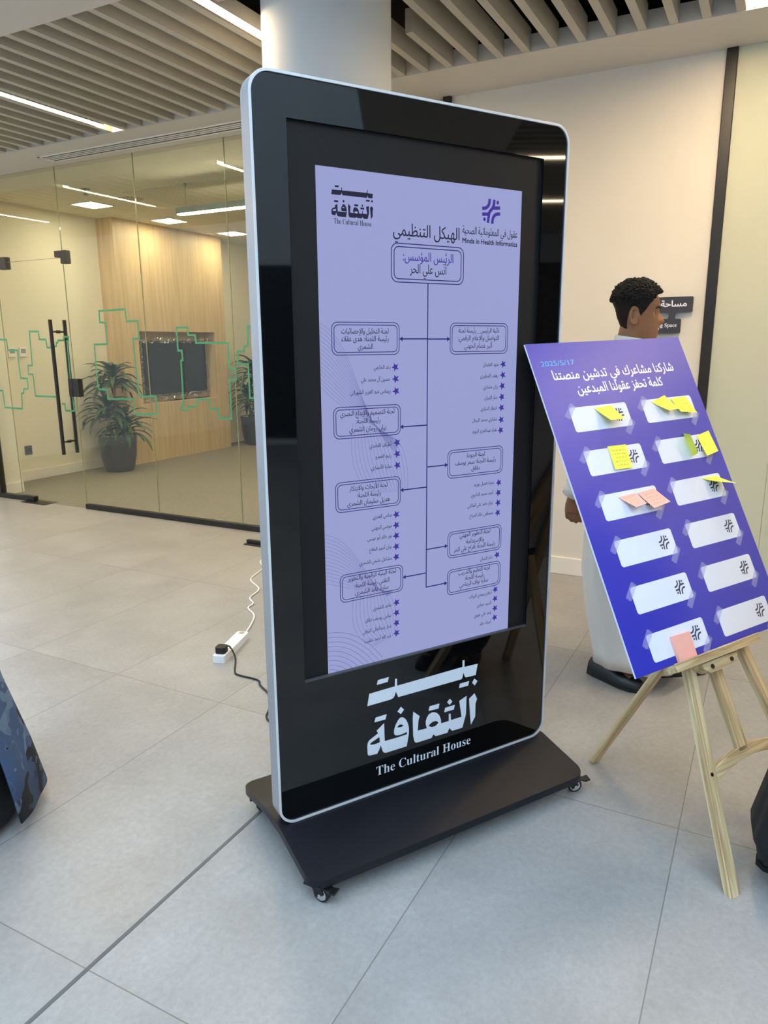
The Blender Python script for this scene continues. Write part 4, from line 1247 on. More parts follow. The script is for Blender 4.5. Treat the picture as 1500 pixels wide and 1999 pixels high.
# ================================================================= POSTER BOARD AND EASEL
BO, BU, BV, BN = Vector(BOARD['O']), Vector(BOARD['U']).normalized(), Vector(BOARD['V']).normalized(), Vector(BOARD['N']).normalized()
BMAT = Matrix(((BU.x, -BN.x, BV.x, BO.x), (BU.y, -BN.y, BV.y, BO.y), (BU.z, -BN.z, BV.z, BO.z), (0, 0, 0, 1)))
BW, BH = 0.70, BOARD['h']
poster = thing('poster_board', 'large blue poster board with white cards leaning on the wooden easel', 'poster', mat_=BMAT)
mb = MB(); mb.box(0, BW, 0.0006, 0.0065, 0, BH)
obj('foam_panel', mb, M['foam_white'], poster)
mb = MB(); mb.box(0, BW, 0.0, 0.0006, 0, BH)
face = obj('printed_face', mb, M['poster_blue'], poster)
pl_ = lambda y: (lambda x, z: (x, y, z))
mb = MB()
put_text(mb, '2025/5/17', 0.0355, 0.1747, 0.9432, 0.0235, pl_(-0.0003), 1, bold=0.012)
put_text(mb, 'شاركنا مشاعرك في تدشين منصتنا', 0.067, 0.6155, 0.8965, 0.044, pl_(-0.0003), 0, bold=0.016, res=5)
put_text(mb, 'كلمة تحفز عقولنا المُبدعين', 0.1462, 0.5383, 0.8475, 0.044, pl_(-0.0003), 0, bold=0.016, res=5)
obj('poster_lettering', mb, [M['print_white'], M['print_cyan']], face, fix=False)
cols = ((0.0855, 0.3325), (0.4025, 0.6475))
rr_ = random.Random(5)
for r in range(6):
    zt, zb = 0.803 - 0.1403 * r, 0.7235 - 0.1403 * r
    for x0, x1 in cols:
        pts = rounded(x0, x1, zb, zt, 0.009, 5)
        mb = MB(); mb.add([(p[0], -0.0003, p[1]) for p in pts], [tuple(range(len(pts)))])
        obj('printed_card', mb, M['card_print'], face, fix=False)
        mb = MB(); emblem(mb, x1 - 0.046, (zt + zb) / 2 + 0.001, 0.66, pl_(-0.0006), 0, 0.0078)
        obj('printed_emblem', mb, M['print_dark'], face, fix=False)
        for cx, cz in ((x0 + 0.003, zt - 0.011), (x1 - 0.014, zb - 0.003)):
            q = [(-0.027, -0.011), (0.027, -0.011)]
            q += [(0.027 + (0.004 if i % 2 else 0.0), -0.011 + 0.022 * i / 5) for i in range(1, 5)]
            q += [(0.027, 0.011), (-0.027, 0.011)]
            q += [(-0.027 - (0.004 if i % 2 else 0.0), 0.011 - 0.022 * i / 5) for i in range(1, 5)]
            a = radians(45)
            w_ = [(cx + p[0] * cos(a) - p[1] * sin(a), cz + p[0] * sin(a) + p[1] * cos(a)) for p in q]
            mb = MB(); mb.add([(p[0], -0.0005, p[1]) for p in w_], tess([w_]))
            obj('printed_tape', mb, M['tape_print'], face, fix=False)


def note(name, label, cat, group, m, pen, corners, lift, rows=4, seed=1, start=0.0008):
    """Paper square stuck by its top edge and curling away from the board."""
    rn = random.Random(seed)
    TL, TR, BR, BL = [Vector(c) for c in corners]
    ctr = (TL + TR) / 2
    def P(s, tt, extra=0.0):
        q = TL.lerp(TR, s).lerp(BL.lerp(BR, s), tt)
        h = start + lift * tt ** 1.5
        return Vector((q.x - 1.12 * h - ctr.x, -h - extra, q.y - ctr.y))
    ns, nt_ = 8, 10
    v = [P(i / ns, j / nt_) for j in range(nt_ + 1) for i in range(ns + 1)]
    v += [p + Vector((0, 0.00025, 0)) for p in v]
    n = (ns + 1) * (nt_ + 1); f = []
    for j in range(nt_):
        for i in range(ns):
            a = j * (ns + 1) + i
            f.append((a, a + 1, a + ns + 2, a + ns + 1)); f.append((a + n, a + n + ns + 1, a + n + ns + 2, a + n + 1))
    mb = MB(); mb.add(v, f)
    o = obj(name, mb, m, smooth=True)
    o.matrix_world = BMAT @ Matrix.Translation((ctr.x, 0, ctr.y))
    tag(o, label, cat, group)
    mb = MB()
    for r in range(rows):
        tt = 0.2 + 0.62 * r / max(1, rows - 1)
        s = rn.uniform(0.78, 0.86); end = rn.uniform(0.14, 0.3)
        while s > end:
            w = rn.uniform(0.07, 0.16); pts = []
            for k in range(7):
                pts.append((s - w * k / 6, tt + rn.uniform(-0.028, 0.028)))
            for k in range(6):
                (s0, t0), (s1, t1) = pts[k], pts[k + 1]
                a, b = P(s0, t0, 0.0004), P(s1, t1, 0.0004)
                c, d = P(s0, t0 + 0.014, 0.0004), P(s1, t1 + 0.014, 0.0004)
                mb.add([a, b, d, c], [(0, 1, 2, 3)])
            s -= w + 0.05
    if mb.f: obj('handwriting', mb, pen, o, fix=False)
    return o


YG, PG = 'yellow notes stuck on the poster', 'pink notes stuck on the poster'
note('sticky_note', 'curled yellow sticky note on the top left card', 'sticky note', YG, M['note_yellow'], M['pen'], [(0.1906, 0.794), (0.2673, 0.7975), (0.3049, 0.7373), (0.2444, 0.739)], 0.034, 4, 1)
note('sticky_note', 'tilted yellow sticky note, left of two on the top right card', 'sticky note', YG, M['note_yellow'], M['pen'], [(0.4519, 0.7931), (0.5242, 0.8121), (0.5668, 0.7527), (0.5167, 0.7500)], 0.024, 3, 2)
note('sticky_note', 'yellow sticky note, right of two on the top right card', 'sticky note', YG, M['note_yellow'], M['pen'], [(0.5469, 0.7979), (0.6222, 0.8002), (0.6472, 0.733), (0.5709, 0.7423)], 0.018, 4, 3, start=0.002)
note('sticky_note', 'flat yellow sticky note full of handwriting, second card down left', 'sticky note', YG, M['note_yellow'], M['pen'], [(0.191, 0.6675), (0.2712, 0.6654), (0.2654, 0.5882), (0.1913, 0.5904)], 0.006, 5, 4)
note('sticky_note', 'blank yellow sticky note at the right end of second right card', 'sticky note', YG, M['note_yellow'], M['pen'], [(0.6075, 0.659), (0.6764, 0.6706), (0.683, 0.592), (0.6191, 0.5823)], 0.014, 0, 5)
note('sticky_note', 'yellow sticky note jutting past the right edge on third right card', 'sticky note', YG, M['note_yellow'], M['pen'], [(0.5572, 0.5137), (0.628, 0.5144), (0.7026, 0.4698), (0.6374, 0.483)], 0.044, 3, 6)
note('sticky_note', 'pink sticky note, left of two on third left card', 'sticky note', PG, M['note_pink'], M['pen_red'], [(0.1637, 0.5066), (0.2411, 0.5101), (0.2728, 0.4684), (0.2233, 0.4633)], 0.028, 4, 7)
note('sticky_note', 'pink sticky note, right of two on third left card', 'sticky note', PG, M['note_pink'], M['pen_red'], [(0.2484, 0.5079), (0.3256, 0.5125), (0.3732, 0.4571), (0.2954, 0.4484)], 0.032, 4, 8, start=0.002)
# the note folded out edge-on
mb = MB()
v = []
for j in range(9):
    tt = j / 8
    z = 0.674 - 0.082 * tt
    for i in range(4):
        s = i / 3
        v.append((0.545 - 0.034 * s + 0.013 * s + 0.006 * tt - 0.549, -0.0008 - 0.040 * s, z - 0.018 * s * (1 - tt) - 0.63))
v2 = [(p[0] + 0.00025, p[1], p[2]) for p in v]
f = []
for j in range(8):
    for i in range(3):
        a = j * 4 + i
        f.append((a, a + 1, a + 5, a + 4)); f.append((a + 36, a + 40, a + 41, a + 37))
mb.add(v + v2, f)
o = obj('sticky_note', mb, M['note_yellow'], smooth=True)
o.matrix_world = BMAT @ Matrix.Translation((0.549, 0, 0.63))
tag(o, 'yellow sticky note folded out edge-on from second right card', 'sticky note', YG)
# pad of pink notes standing on the tray
o = thing('notepad', 'thick pad of blank pink sticky notes standing on the easel tray', 'notepad', mat_=BMAT @ Matrix.Translation((0.208, -0.0006, 0.0008)) @ Matrix.Rotation(radians(1.5), 4, 'Y'))
mb = MB(); mb.box(-0.036, 0.040, -0.0105, -0.0006, 0, 0.0745)
obj('sheets', mb, M['note_pink'], o)
mb = MB(); mb.box(-0.036, 0.040, -0.0113, -0.0105, 0, 0.0745)
obj('top_sheet', mb, M['note_pink'], o)

EB = Vector((0.34, -0.86, 0.0))
easel = thing('easel', 'pine wood display easel holding the blue poster board', 'easel', EB)
B = lambda u, v, n=0.0: tuple(BO + BU * u + BV * v + BN * n - EB)


def bar(name, a, b, w, t_, side, m, parent=easel):
    """A bar modelled along its own x axis so that its grain follows it."""
    a, b = Vector(a), Vector(b); d = (b - a); L = d.length; d.normalize()
    s = Vector(side); s = (s - d * s.dot(d)).normalized(); n = d.cross(s)
    mb = MB(); mb.box(0, L, -w / 2, w / 2, -t_ / 2, t_ / 2)
    o = obj(name, mb, m, parent, bevel=0.0025)
    o.matrix_local = Matrix(((d.x, s.x, n.x, a.x), (d.y, s.y, n.y, a.y), (d.z, s.z, n.z, a.z), (0, 0, 0, 1)))
    return o


nf = -0.036
legA = bar('front_leg', B(0.1185, -0.632, nf), B(0.366, 0.525, nf), 0.040, 0.022, BU, M['pine_x'])
legB = bar('front_leg', B(0.5860, -0.632, nf), B(0.424, 0.525, nf), 0.040, 0.022, BU, M['pine_x'])
bar('centre_post', B(0.3465, -0.303, nf), B(0.372, 0.60, nf), 0.044, 0.020, BU, M['pine_x'])
rear_top = B(0.402, 0.10, nf - 0.024)
rl = bar('rear_leg', Vector((0.522, -0.428, 0.006)) - EB, rear_top, 0.036, 0.022, BU, M['pine_x'])
mb = MB(); mb.box(-0.03, 0.03, 0.0, 0.012, -0.03, 0.03)
o = obj('hinge', mb, M['black_metal'], easel, bevel=0.002)
o.matrix_local = Matrix.Translation(B(0.39, 0.10, nf - 0.013)) @ BMAT.to_3x3().to_4x4()
mb = MB()
rings_ = []
for i in range(17):
    s = i / 16
    u = 0.188 + 0.335 * s
    vv = -0.335 + 0.030 * (1 - (2 * s - 1) ** 2)
    rings_.append([(u - 0.355, y, vv + w + 0.31) for y, w in ((-0.010, -0.017), (0.010, -0.017), (0.010, 0.017), (-0.010, 0.017))])
mb.rings(rings_)
o = obj('cross_rail', mb, M['pine_x'], easel, bevel=0.002)
o.matrix_local = Matrix.Translation(B(0.355, -0.31, nf)) @ BMAT.to_3x3().to_4x4()
mb = MB(); mb.box(-0.195, 0.195, -0.026, 0.024, -0.021, -0.001); mb.box(-0.195, 0.195, -0.026, -0.020, -0.001, 0.005)
tray = obj('tray', mb, M['pine_x'], easel, bevel=0.0015)
tray.matrix_local = Matrix.Translation(B(0.328, 0, 0)) @ BMAT.to_3x3().to_4x4()
mb = MB()
out = [(-0.080, 0.0), (-0.080, -0.016), (-0.060, -0.032), (0.052, -0.032), (0.078, -0.012), (0.078, 0.0)]
mb.prism(out, lambda x, z, d: (x, -0.016 + d, z - 0.0242), 0.040)
clamp = obj('clamp_block', mb, M['pine_x'], easel, bevel=0.002)
clamp.matrix_local = Matrix.Translation(B(0.332, 0, 0)) @ BMAT.to_3x3().to_4x4()
for x in (-0.045, 0.045):
    mb = MB(); mb.cyl((x, -0.0195, -0.040), (x, -0.016, -0.040), 0.0065, 16); mb.cyl((x, -0.021, -0.040), (x, -0.0195, -0.040), 0.003, 8)
    obj('screw', mb, M['bronze_black'], clamp, smooth=True)
for lg, u in ((legA, 1), (legB, -1)):
    mb = MB(); mb.cyl((0.318, 0.0, -0.0122), (0.318, 0.0, -0.0108), 0.0055, 14); mb.cyl((0.318, 0.0, 0.0108), (0.318, 0.0, 0.0122), 0.0055, 14)
    obj('screw', mb, M['bronze_black'], lg, smooth=True)

# ================================================================= WALL SIGN
SM = Matrix(((0, 1, 0, 2.642), (-1, 0, 0, 0), (0, 0, 1, 0), (0, 0, 0, 1)))
sign = thing('wall_sign', 'dark two tier wall sign with white lettering behind the man', 'sign', mat_=SM @ Matrix.Translation((0.27, 0, 1.62)))
def sg(x, z): return (x - 0.27, z - 1.62)
out = []
def arc(cx, cz, r, a0, a1, n=5):
    for i in range(n + 1):
        a = radians(a0 + (a1 - a0) * i / n); out.append(sg(cx + r * cos(a), cz + r * sin(a)))
arc(0.422, 1.7115, 0.008, 90, 0); arc(0.422, 1.643, 0.008, 0, -90)
arc(0.348, 1.625, 0.010, 90, 180); arc(0.348, 1.610, 0.010, 180, 270)
arc(0.365, 1.592, 0.008, 90, 0); arc(0.365, 1.527, 0.008, 0, -90)
arc(0.168, 1.527, 0.008, -90, -180); arc(0.168, 1.592, 0.008, 180, 90)
arc(0.296, 1.610, 0.010, -90, 0); arc(0.296, 1.625, 0.010, 0, 90)
arc(0.118, 1.643, 0.008, -90, -180); arc(0.118, 1.7115, 0.008, 180, 90)
mb = MB(); mb.prism(out, lambda x, z, d: (x, d, z), 0.016)
obj('plate', mb, M['sign_navy'], sign)
mb = MB(); mb.box(-0.10, 0.12, 0.016, 0.0279, 0.04, 0.06); mb.box(-0.06, 0.08, 0.016, 0.0279, -0.06, -0.04)
obj('spacer', mb, M['black_metal'], sign)
mb = MB()
pp = lambda x, z: (sg(x, z)[0], -0.0005, sg(x, z)[1])
put_text(mb, 'مساحة', 0.259, 0.398, 1.667, 0.046, pp, 0, bold=0.022, res=5)
obj('sign_lettering', mb, M['print_white'], sign, fix=False)
mb = MB()
put_text(mb, 'تعلم', 0.146, 0.243, 1.667, 0.046, pp, 0, bold=0.022, res=5)
obj('sign_lettering', mb, M['print_white'], sign, fix=False)
mb = MB()
put_text(mb, serif('Learning Space'), 0.174, 0.353, 1.5545, 0.031, pp, 0, res=5)
obj('sign_lettering', mb, M['print_white'], sign, fix=False)

# ================================================================= PEOPLE
HEAD = [  # z, front, back, half width
 (0.000, 0.058, -0.020, 0.026), (0.010, 0.076, -0.040, 0.040), (0.022, 0.081, -0.052, 0.047), (0.034, 0.080, -0.058, 0.052), (0.044, 0.083, -0.062, 0.055),
 (0.052, 0.081, -0.066, 0.057), (0.062, 0.085, -0.070, 0.059), (0.072, 0.082, -0.075, 0.061), (0.085, 0.081, -0.081, 0.064), (0.098, 0.080, -0.087, 0.066),
 (0.112, 0.077, -0.092, 0.069), (0.122, 0.077, -0.095, 0.071), (0.134, 0.083, -0.098, 0.073), (0.148, 0.084, -0.100, 0.0745), (0.165, 0.081, -0.101, 0.0745),
 (0.182, 0.074, -0.099, 0.073), (0.198, 0.063, -0.092, 0.068), (0.212, 0.047, -0.080, 0.059), (0.223, 0.028, -0.062, 0.044), (0.231, 0.006, -0.040, 0.026), (0.235, -0.012, -0.024, 0.008)]


def head_at(z):
    for i in range(len(HEAD) - 1):
        a, b = HEAD[i], HEAD[i + 1]
        if a[0] <= z <= b[0]:
            t = (z - a[0]) / (b[0] - a[0])
            r = [a[k] + (b[k] - a[k]) * t for k in (1, 2, 3)]
            return [r[0] * 0.93, r[1] * 0.93, r[2]]
    return list(HEAD[-1][1:])


def head_point(z, th, grow=0.0, face=True):
    f, b, w = head_at(z)
    mid = -0.012
    c, s = cos(th), sin(th)
    rx = (f - mid) if c > 0 else (mid - b)
    e = 0.86 if c > 0 else 0.95
    x = mid + (rx + grow) * (abs(c) ** e) * (1 if c > 0 else -1)
    y = (w + grow) * (abs(s) ** 0.9) * (1 if s > 0 else -1)
    if face and c > 0:
        nz = 0.0
        if 0.066 < z < 0.130:
            nz = 0.028 * (z - 0.066) / 0.014 if z < 0.080 else 0.028 * max(0.0, 1 - (z - 0.080) / 0.050) ** 0.8
        wy = 0.013 if z < 0.095 else 0.009
        x += nz * exp(-(y / wy) ** 2)
        x -= 0.008 * exp(-((abs(y) - 0.031) / 0.014) ** 2 - ((z - 0.116) / 0.010) ** 2)
        x += 0.004 * exp(-(y / 0.022) ** 2 - ((z - 0.052) / 0.012) ** 2) - 0.004 * exp(-(y / 0.022) ** 2 - ((z - 0.0525) / 0.0025) ** 2)
    return Vector((x, y, z))


def hand(mb, wrist, d, nrm, side, curl=0.5, k=1.0):
    """Palm, four fingers and a thumb; d points to the finger tips, nrm out of the back of the hand."""
    d = Vector(d).normalized(); nrm = Vector(nrm); nrm = (nrm - d * nrm.dot(d)).normalized(); s = d.cross(nrm) * side
    w = Vector(wrist)
    R = []
    for t, hw, th in ((0.0, 0.027, 0.020), (0.03, 0.034, 0.017), (0.06, 0.040, 0.015), (0.088, 0.040, 0.012)):
        R.append([w + d * t * k + s * hw * k * cos(a) + nrm * th * k * sin(a) for a in [2 * pi * i / 14 for i in range(14)]])
    mb.rings(R)
    for i, (off, L) in enumerate(((0.029, 0.070), (0.010, 0.080), (-0.010, 0.074), (-0.028, 0.058))):
        p = w + d * 0.078 * k + s * off * k; pts = [p]; a = curl * 0.35
        for seg in (0.45, 0.32, 0.23):
            dd = d * cos(a) - nrm * sin(a)
            p = p + dd * L * seg * k; pts.append(p); a += curl
        mb.tube(pts, [0.0088 * k, 0.0082 * k, 0.0075 * k, 0.0060 * k], 10)
    p = w + d * 0.025 * k + s * 0.026 * k; pts = [p]
    for dd, L in ((d * 0.6 + s * 0.7 - nrm * 0.2, 0.040), (d * 0.85 + s * 0.25 - nrm * 0.4, 0.032), (d * 0.9 - nrm * 0.45, 0.024)):
        p = p + dd.normalized() * L * k; pts.append(p)
    mb.tube(pts, [0.0125 * k, 0.0105 * k, 0.0092 * k, 0.007 * k], 10)


def merge_body(name, mb, m, parent, voxel):
    o = obj(name, mb, m, parent, smooth=False)
    md = o.modifiers.new('remesh', 'REMESH'); md.mode = 'VOXEL'; md.voxel_size = voxel; md.use_smooth_shade = True
    sm = o.modifiers.new('smooth', 'SMOOTH'); sm.factor = 0.5; sm.iterations = 4
    dg = bpy.context.evaluated_depsgraph_get()
    me = bpy.data.meshes.new_from_object(o.evaluated_get(dg))
    o.modifiers.clear(); old = o.data; o.data = me; bpy.data.meshes.remove(old)
    me.polygons.foreach_set('use_smooth', [True] * len(me.polygons))
    return o


def ring(cx, cy, z, rx, ry, n=40, fold=0.0, ph=0.0, a0=0.0, a1=2 * pi, tilt=(0, 0)):
    out = []
    for i in range(n):
        a = a0 + (a1 - a0) * i / (n if abs(a1 - a0 - 2 * pi) < 1e-6 else n - 1)
        q = 1 + fold * (0.5 * sin(5 * a + ph) + 0.35 * sin(9 * a + 1.7 * ph) + 0.25 * sin(14 * a + 0.6 * ph))
        out.append(Vector((cx + rx * q * cos(a), cy + ry * q * sin(a), z + tilt[0] * cos(a) + tilt[1] * sin(a))))
    return out


def person(loc, yaw, label, chin, head_yaw, arms, feet, skin, voxel=0.0065):
    """Bare figure: arms = [(shoulder, elbow, wrist, hand dir, back of hand, side)], feet = [(x, y, angle)]."""
    t = thing('person', label, 'person', (loc[0], loc[1], 0), yaw)
    mb = MB()
    hr = Matrix.Rotation(head_yaw, 3, 'Z'); hp = Vector((0.012, 0, chin))
    HT = lambda p: hr @ p + hp
    zs = [0.235 * i / 46 for i in range(47)]
    rings = [[HT(head_point(z, 2 * pi * i / 72)) for i in range(72)] for z in zs]
    mb.rings(rings)
    for sd in (1, -1):                                      # ears
        prof = []
        for i in range(15):
            a = -pi * 0.75 + 1.5 * pi * i / 14
            prof.append(HT(Vector((-0.020 - 0.017 * cos(a) * 1.0, sd * (0.0735 + 0.008 * cos(a) * 1.0 + 0.004), 0.104 + 0.030 * sin(a) * 1.05))))
        mb.tube(prof, [0.0055] * 15, 8)
        c = HT(Vector((-0.016, sd * 0.070, 0.100)))
        bmv = MB(); bmv.ico((0, 0, 0), 1.0, 2, (0.014, 0.007, 0.026)); mb.add([hr @ Vector(p) + c for p in bmv.v], bmv.f)
    mb.tube([(-0.025, 0, chin - 0.10), (-0.02, 0, chin - 0.03), (-0.008, 0, chin + 0.04), (0.0, 0, chin + 0.09)], [0.066, 0.058, 0.056, 0.055], 24)
    sh = chin - 0.10
    mb.rings([ring(0, 0, z, rx, ry, 32) for z, rx, ry in ((0.86, 0.11, 0.155), (0.95, 0.115, 0.165), (1.08, 0.095, 0.14), (sh - 0.14, 0.105, 0.165), (sh - 0.05, 0.09, 0.17), (sh, 0.065, 0.12), (sh + 0.03, 0.055, 0.06))])
    for (s, e, w, d, n, side) in arms:
        mb.tube([(s[0] * 0.5, s[1] * 0.6, s[2]), s, tuple((Vector(s) + Vector(e)) / 2), e, tuple((Vector(e) + Vector(w)) / 2), w], [0.05, 0.052, 0.045, 0.038, 0.034, 0.026], 16)
        hand(mb, w, d, n, side)
    for i, (x, y, a) in enumerate(feet):
        sy = 0.085 if i == 0 else -0.085
        mb.tube([(0, sy, 0.90), (x * 0.35, sy + (y - sy) * 0.4, 0.50), (x + 0.005, y, 0.09)], [0.082, 0.058, 0.038], 16)
        mb.tube([(x - 0.05 * cos(a), y - 0.05 * sin(a), 0.045), (x + 0.13 * cos(a), y + 0.13 * sin(a), 0.035)], [0.034, 0.028], 14)
    merge_body('body', mb, skin, t, voxel)
    return t, HT


def shoes(t, feet):
    for x, y, a in feet:
        mb = MB()
        c, s = cos(a), sin(a)
        R = []
        for u, w, h in ((-0.092, 0.012, 0.030), (-0.085, 0.030, 0.062), (-0.05, 0.038, 0.078), (0.0, 0.042, 0.078), (0.05, 0.046, 0.062), (0.10, 0.050, 0.050), (0.145, 0.043, 0.042), (0.175, 0.024, 0.033), (0.182, 0.006, 0.024)):
            r = []
            for i in range(20):
                b = 2 * pi * i / 20
                yy = w * cos(b); zz = 0.012 + h * max(0.0, sin(b)) if sin(b) >= 0 else 0.012
                r.append(Vector((x + u * c - yy * s, y + u * s + yy * c, zz)))
            R.append(r)
        mb.rings(R)
        o = obj('shoe', mb, M['shoe'], t, smooth=True)
        mb = MB()
        prof = [(-0.095, 0.0)] + [(-0.085, 0.032), (-0.05, 0.041), (0.0, 0.045), (0.05, 0.050), (0.10, 0.054), (0.148, 0.047), (0.178, 0.028), (0.188, 0.0)]
        pts = prof + [(u, -w) for u, w in reversed(prof[1:-1])]
        mb.prism(pts, lambda u, w, d: (x + u * c - w * s, y + u * s + w * c, 0.016 - d), 0.0155)
        obj('sole', mb, M['rubber'], o)


# --- young man in a white thobe walking off to the right, seen behind the poster
feet = [(0.245, 0.095, radians(30)), (-0.020, -0.045, radians(-32))]
arms = [((0.0, 0.175, 1.375), (0.05, 0.245, 1.11), (0.19, 0.225, 0.93), (0.5, -0.1, -0.85), (0.1, 1, 0.1), 1),
        ((-0.01, -0.175, 1.375), (-0.115, -0.235, 1.10), (-0.185, -0.185, 0.868), (-0.06, 0.05, -1), (-0.1, -1, 0.0), -1)]
man, HT = person((1.285, -0.347), radians(-82), 'young man in a white robe with short curly black hair behind the poster', 1.468, radians(3), arms, feet, M['skin'], 0.0050)
mb = MB()                                                    # hair: a thick curly cap and a cropped band
top, band = [], []
def hair_line(th):
    """Lower edge of the hair for azimuth th (0 = face)."""
    a = abs((th + pi) % (2 * pi) - pi)
    if a < 0.75: return 0.190
    if a < 1.12: return 0.190 - (a - 0.75) / 0.37 * 0.046
    if a < 1.42: return 0.144 - (a - 1.12) / 0.30 * 0.040
    if a < 1.95: return 0.104 + 0.030 * sin((a - 1.42) / 0.53 * pi) + 0.016 * (a - 1.42) / 0.53
    if a < 2.25: return 0.120 - (a - 1.95) / 0.30 * 0.065
    return 0.050
NT, NZ = 120, 40
rows = []
for j in range(NZ + 1):
    r = []
    for i in range(NT):
        th = 2 * pi * i / NT
        z0 = hair_line(th) + 0.004 * noise.noise(Vector((cos(th) * 7, sin(th) * 7, 1)))
        z = z0 + (0.2349 - z0) * (j / NZ)
        p = head_point(z, th, 0.0, False)
        thick = 0.002 + 0.018 * max(0.0, min(1.0, (z - 0.135) / 0.045))
        edge = min(1.0, j / 3.0)
        p = head_point(z, th, thick * edge + 0.001, False)
        k_ = max(0.0, min(1.0, (z - 0.16) / 0.05))
        n_ = noise.noise(p * 95) * 0.5 + noise.noise(p * 190) * 0.4
        p += (p - Vector((0, 0, 0.12))).normalized() * (n_ * 0.0085 * (0.25 + 0.75 * k_) * edge)
        p.z += 0.016 * max(0.0, (z - 0.19) / 0.045) * 0.95
        r.append(HT(p))
    rows.append(r)
mb.rings(rows, cap0=False)
rh = random.Random(9)
nshell = len(mb.f)
for i in range(2400):                                        # tight curls on the crown
    th = rh.uniform(0, 2 * pi); z = 0.165 + 0.0695 * rh.random() ** 0.8
    if z < hair_line(th) + 0.004: continue
    p = head_point(z, th, 0.019, False); p.z += 0.016 * max(0.0, (z - 0.19) / 0.045) * 0.95
    mb.ico(HT(p + Vector((rh.uniform(-1, 1), rh.uniform(-1, 1), rh.uniform(-0.6, 1))) * 0.004), rh.uniform(0.0032, 0.0060), 1)
for i in range(nshell):
    if sum(mb.v[k][2] for k in mb.f[i]) / len(mb.f[i]) - 1.468 < 0.142: mb.m[i] = 1
obj('hair', mb, [M['hair'], M['hair_fade']], man, smooth=True, fix=False, angle=180)
for sd in (1, -1):
    mb = MB(); P = [HT(head_point(z, sd * a) + Vector((0.0025, 0, 0))) for a, z in ((0.20, 0.1335), (0.36, 0.1385), (0.52, 0.1395), (0.70, 0.1335))]
    mb.tube(P, [0.0025, 0.0042, 0.0042, 0.0018], 8); obj('eyebrow', mb, M['hair'], man, smooth=True)
    e = HT(Vector((0.0485, sd * 0.031, 0.1165)))
    mb = MB(); mb.ico(e, 0.0115, 3); eye = obj('eye', mb, M['eye_white'], man, smooth=True)
    mb = MB(); d_ = (HT(Vector((1, 0, 0))) - HT(Vector((0, 0, 0)))).normalized(); mb.cyl(tuple(e + d_ * 0.0098), tuple(e + d_ * 0.0118), 0.0055, 16); obj('iris', mb, M['hair'], eye, smooth=True)
mb = MB()
P = [HT(head_point(0.0525 + 0.004 * abs(a) / 0.4, a) + Vector((0.0016, 0, 0))) for a in (-0.36, -0.24, -0.12, 0, 0.12, 0.24, 0.36)]
mb.tube(P, [0.001, 0.002, 0.0028, 0.003, 0.0028, 0.002, 0.001], 8); obj('teeth', mb, M['white_plastic'], man, smooth=True)
mb = MB()
spec = [(0.085, 0.10, 0.0, 0.195, 0.165, 0.05), (0.14, 0.095, 0.0, 0.195, 0.168, 0.055), (0.30, 0.05, 0.0, 0.185, 0.18, 0.05), (0.50, 0.01, 0.0, 0.172, 0.18, 0.042), (0.75, 0.0, 0.0, 0.155, 0.182, 0.03), (0.95, 0.0, 0.0, 0.142, 0.186, 0.022), (1.15, -0.004, 0.0, 0.130, 0.196, 0.014), (1.30, -0.008, 0.0, 0.126, 0.212, 0.006), (1.365, -0.010, 0.0, 0.116, 0.208, 0.0), (1.405, -0.013, 0.0, 0.098, 0.165, 0.0), (1.428, -0.016, 0.0, 0.080, 0.112, 0.0), (1.440, -0.016, 0.0, 0.070, 0.078, 0.0), (1.462, -0.014, 0.0, 0.0675, 0.0705, 0.0)]
inner_ = [(1.485, -0.011, 0, 0.0665, 0.0685, 0), (1.490, -0.011, 0, 0.064, 0.066, 0), (1.44, -0.015, 0, 0.061, 0.063, 0)]
tl = {1.462: (0.004, 0), 1.485: (-0.010, 0), 1.490: (-0.010, 0)}
mb.rings([ring(cx, cy, z, rx, ry, 64, fo * 1.35, 0.9 + z * 0.5, tilt=tl.get(z, (0, 0))) for z, cx, cy, rx, ry, fo in spec + inner_], cap0=False, cap1=False)
for (s, e, w, d, n, side) in arms:
    S, E_, Wv = Vector(s), Vector(e), Vector(w)
    pts = smooth_path([Vector((S.x, S.y * 0.72, S.z + 0.005)), S, (S + E_) / 2, E_, (E_ + Wv) / 2, Wv + (Wv - E_).normalized() * 0.012], 4)
    n_ = len(pts)
    rs = []
    for i in range(n_):
        q = i / (n_ - 1)
        rs.append((0.072 - 0.018 * q) * (1 + 0.03 * sin(i * 2.1)) if q < 0.9 else 0.050)
    mb.tube(pts, rs, 24, caps=False)
    mb.tube([pts[-1] - (Wv - E_).normalized() * 0.055, pts[-1]], [0.0515, 0.0515], 24, caps=False)
rb = obj('thobe', mb, M['thobe'], man, smooth=True, fix=False, angle=60)
sd_ = rb.modifiers.new('cloth', 'SOLIDIFY'); sd_.thickness = 0.0022; sd_.offset = 0
shoes(man, feet)


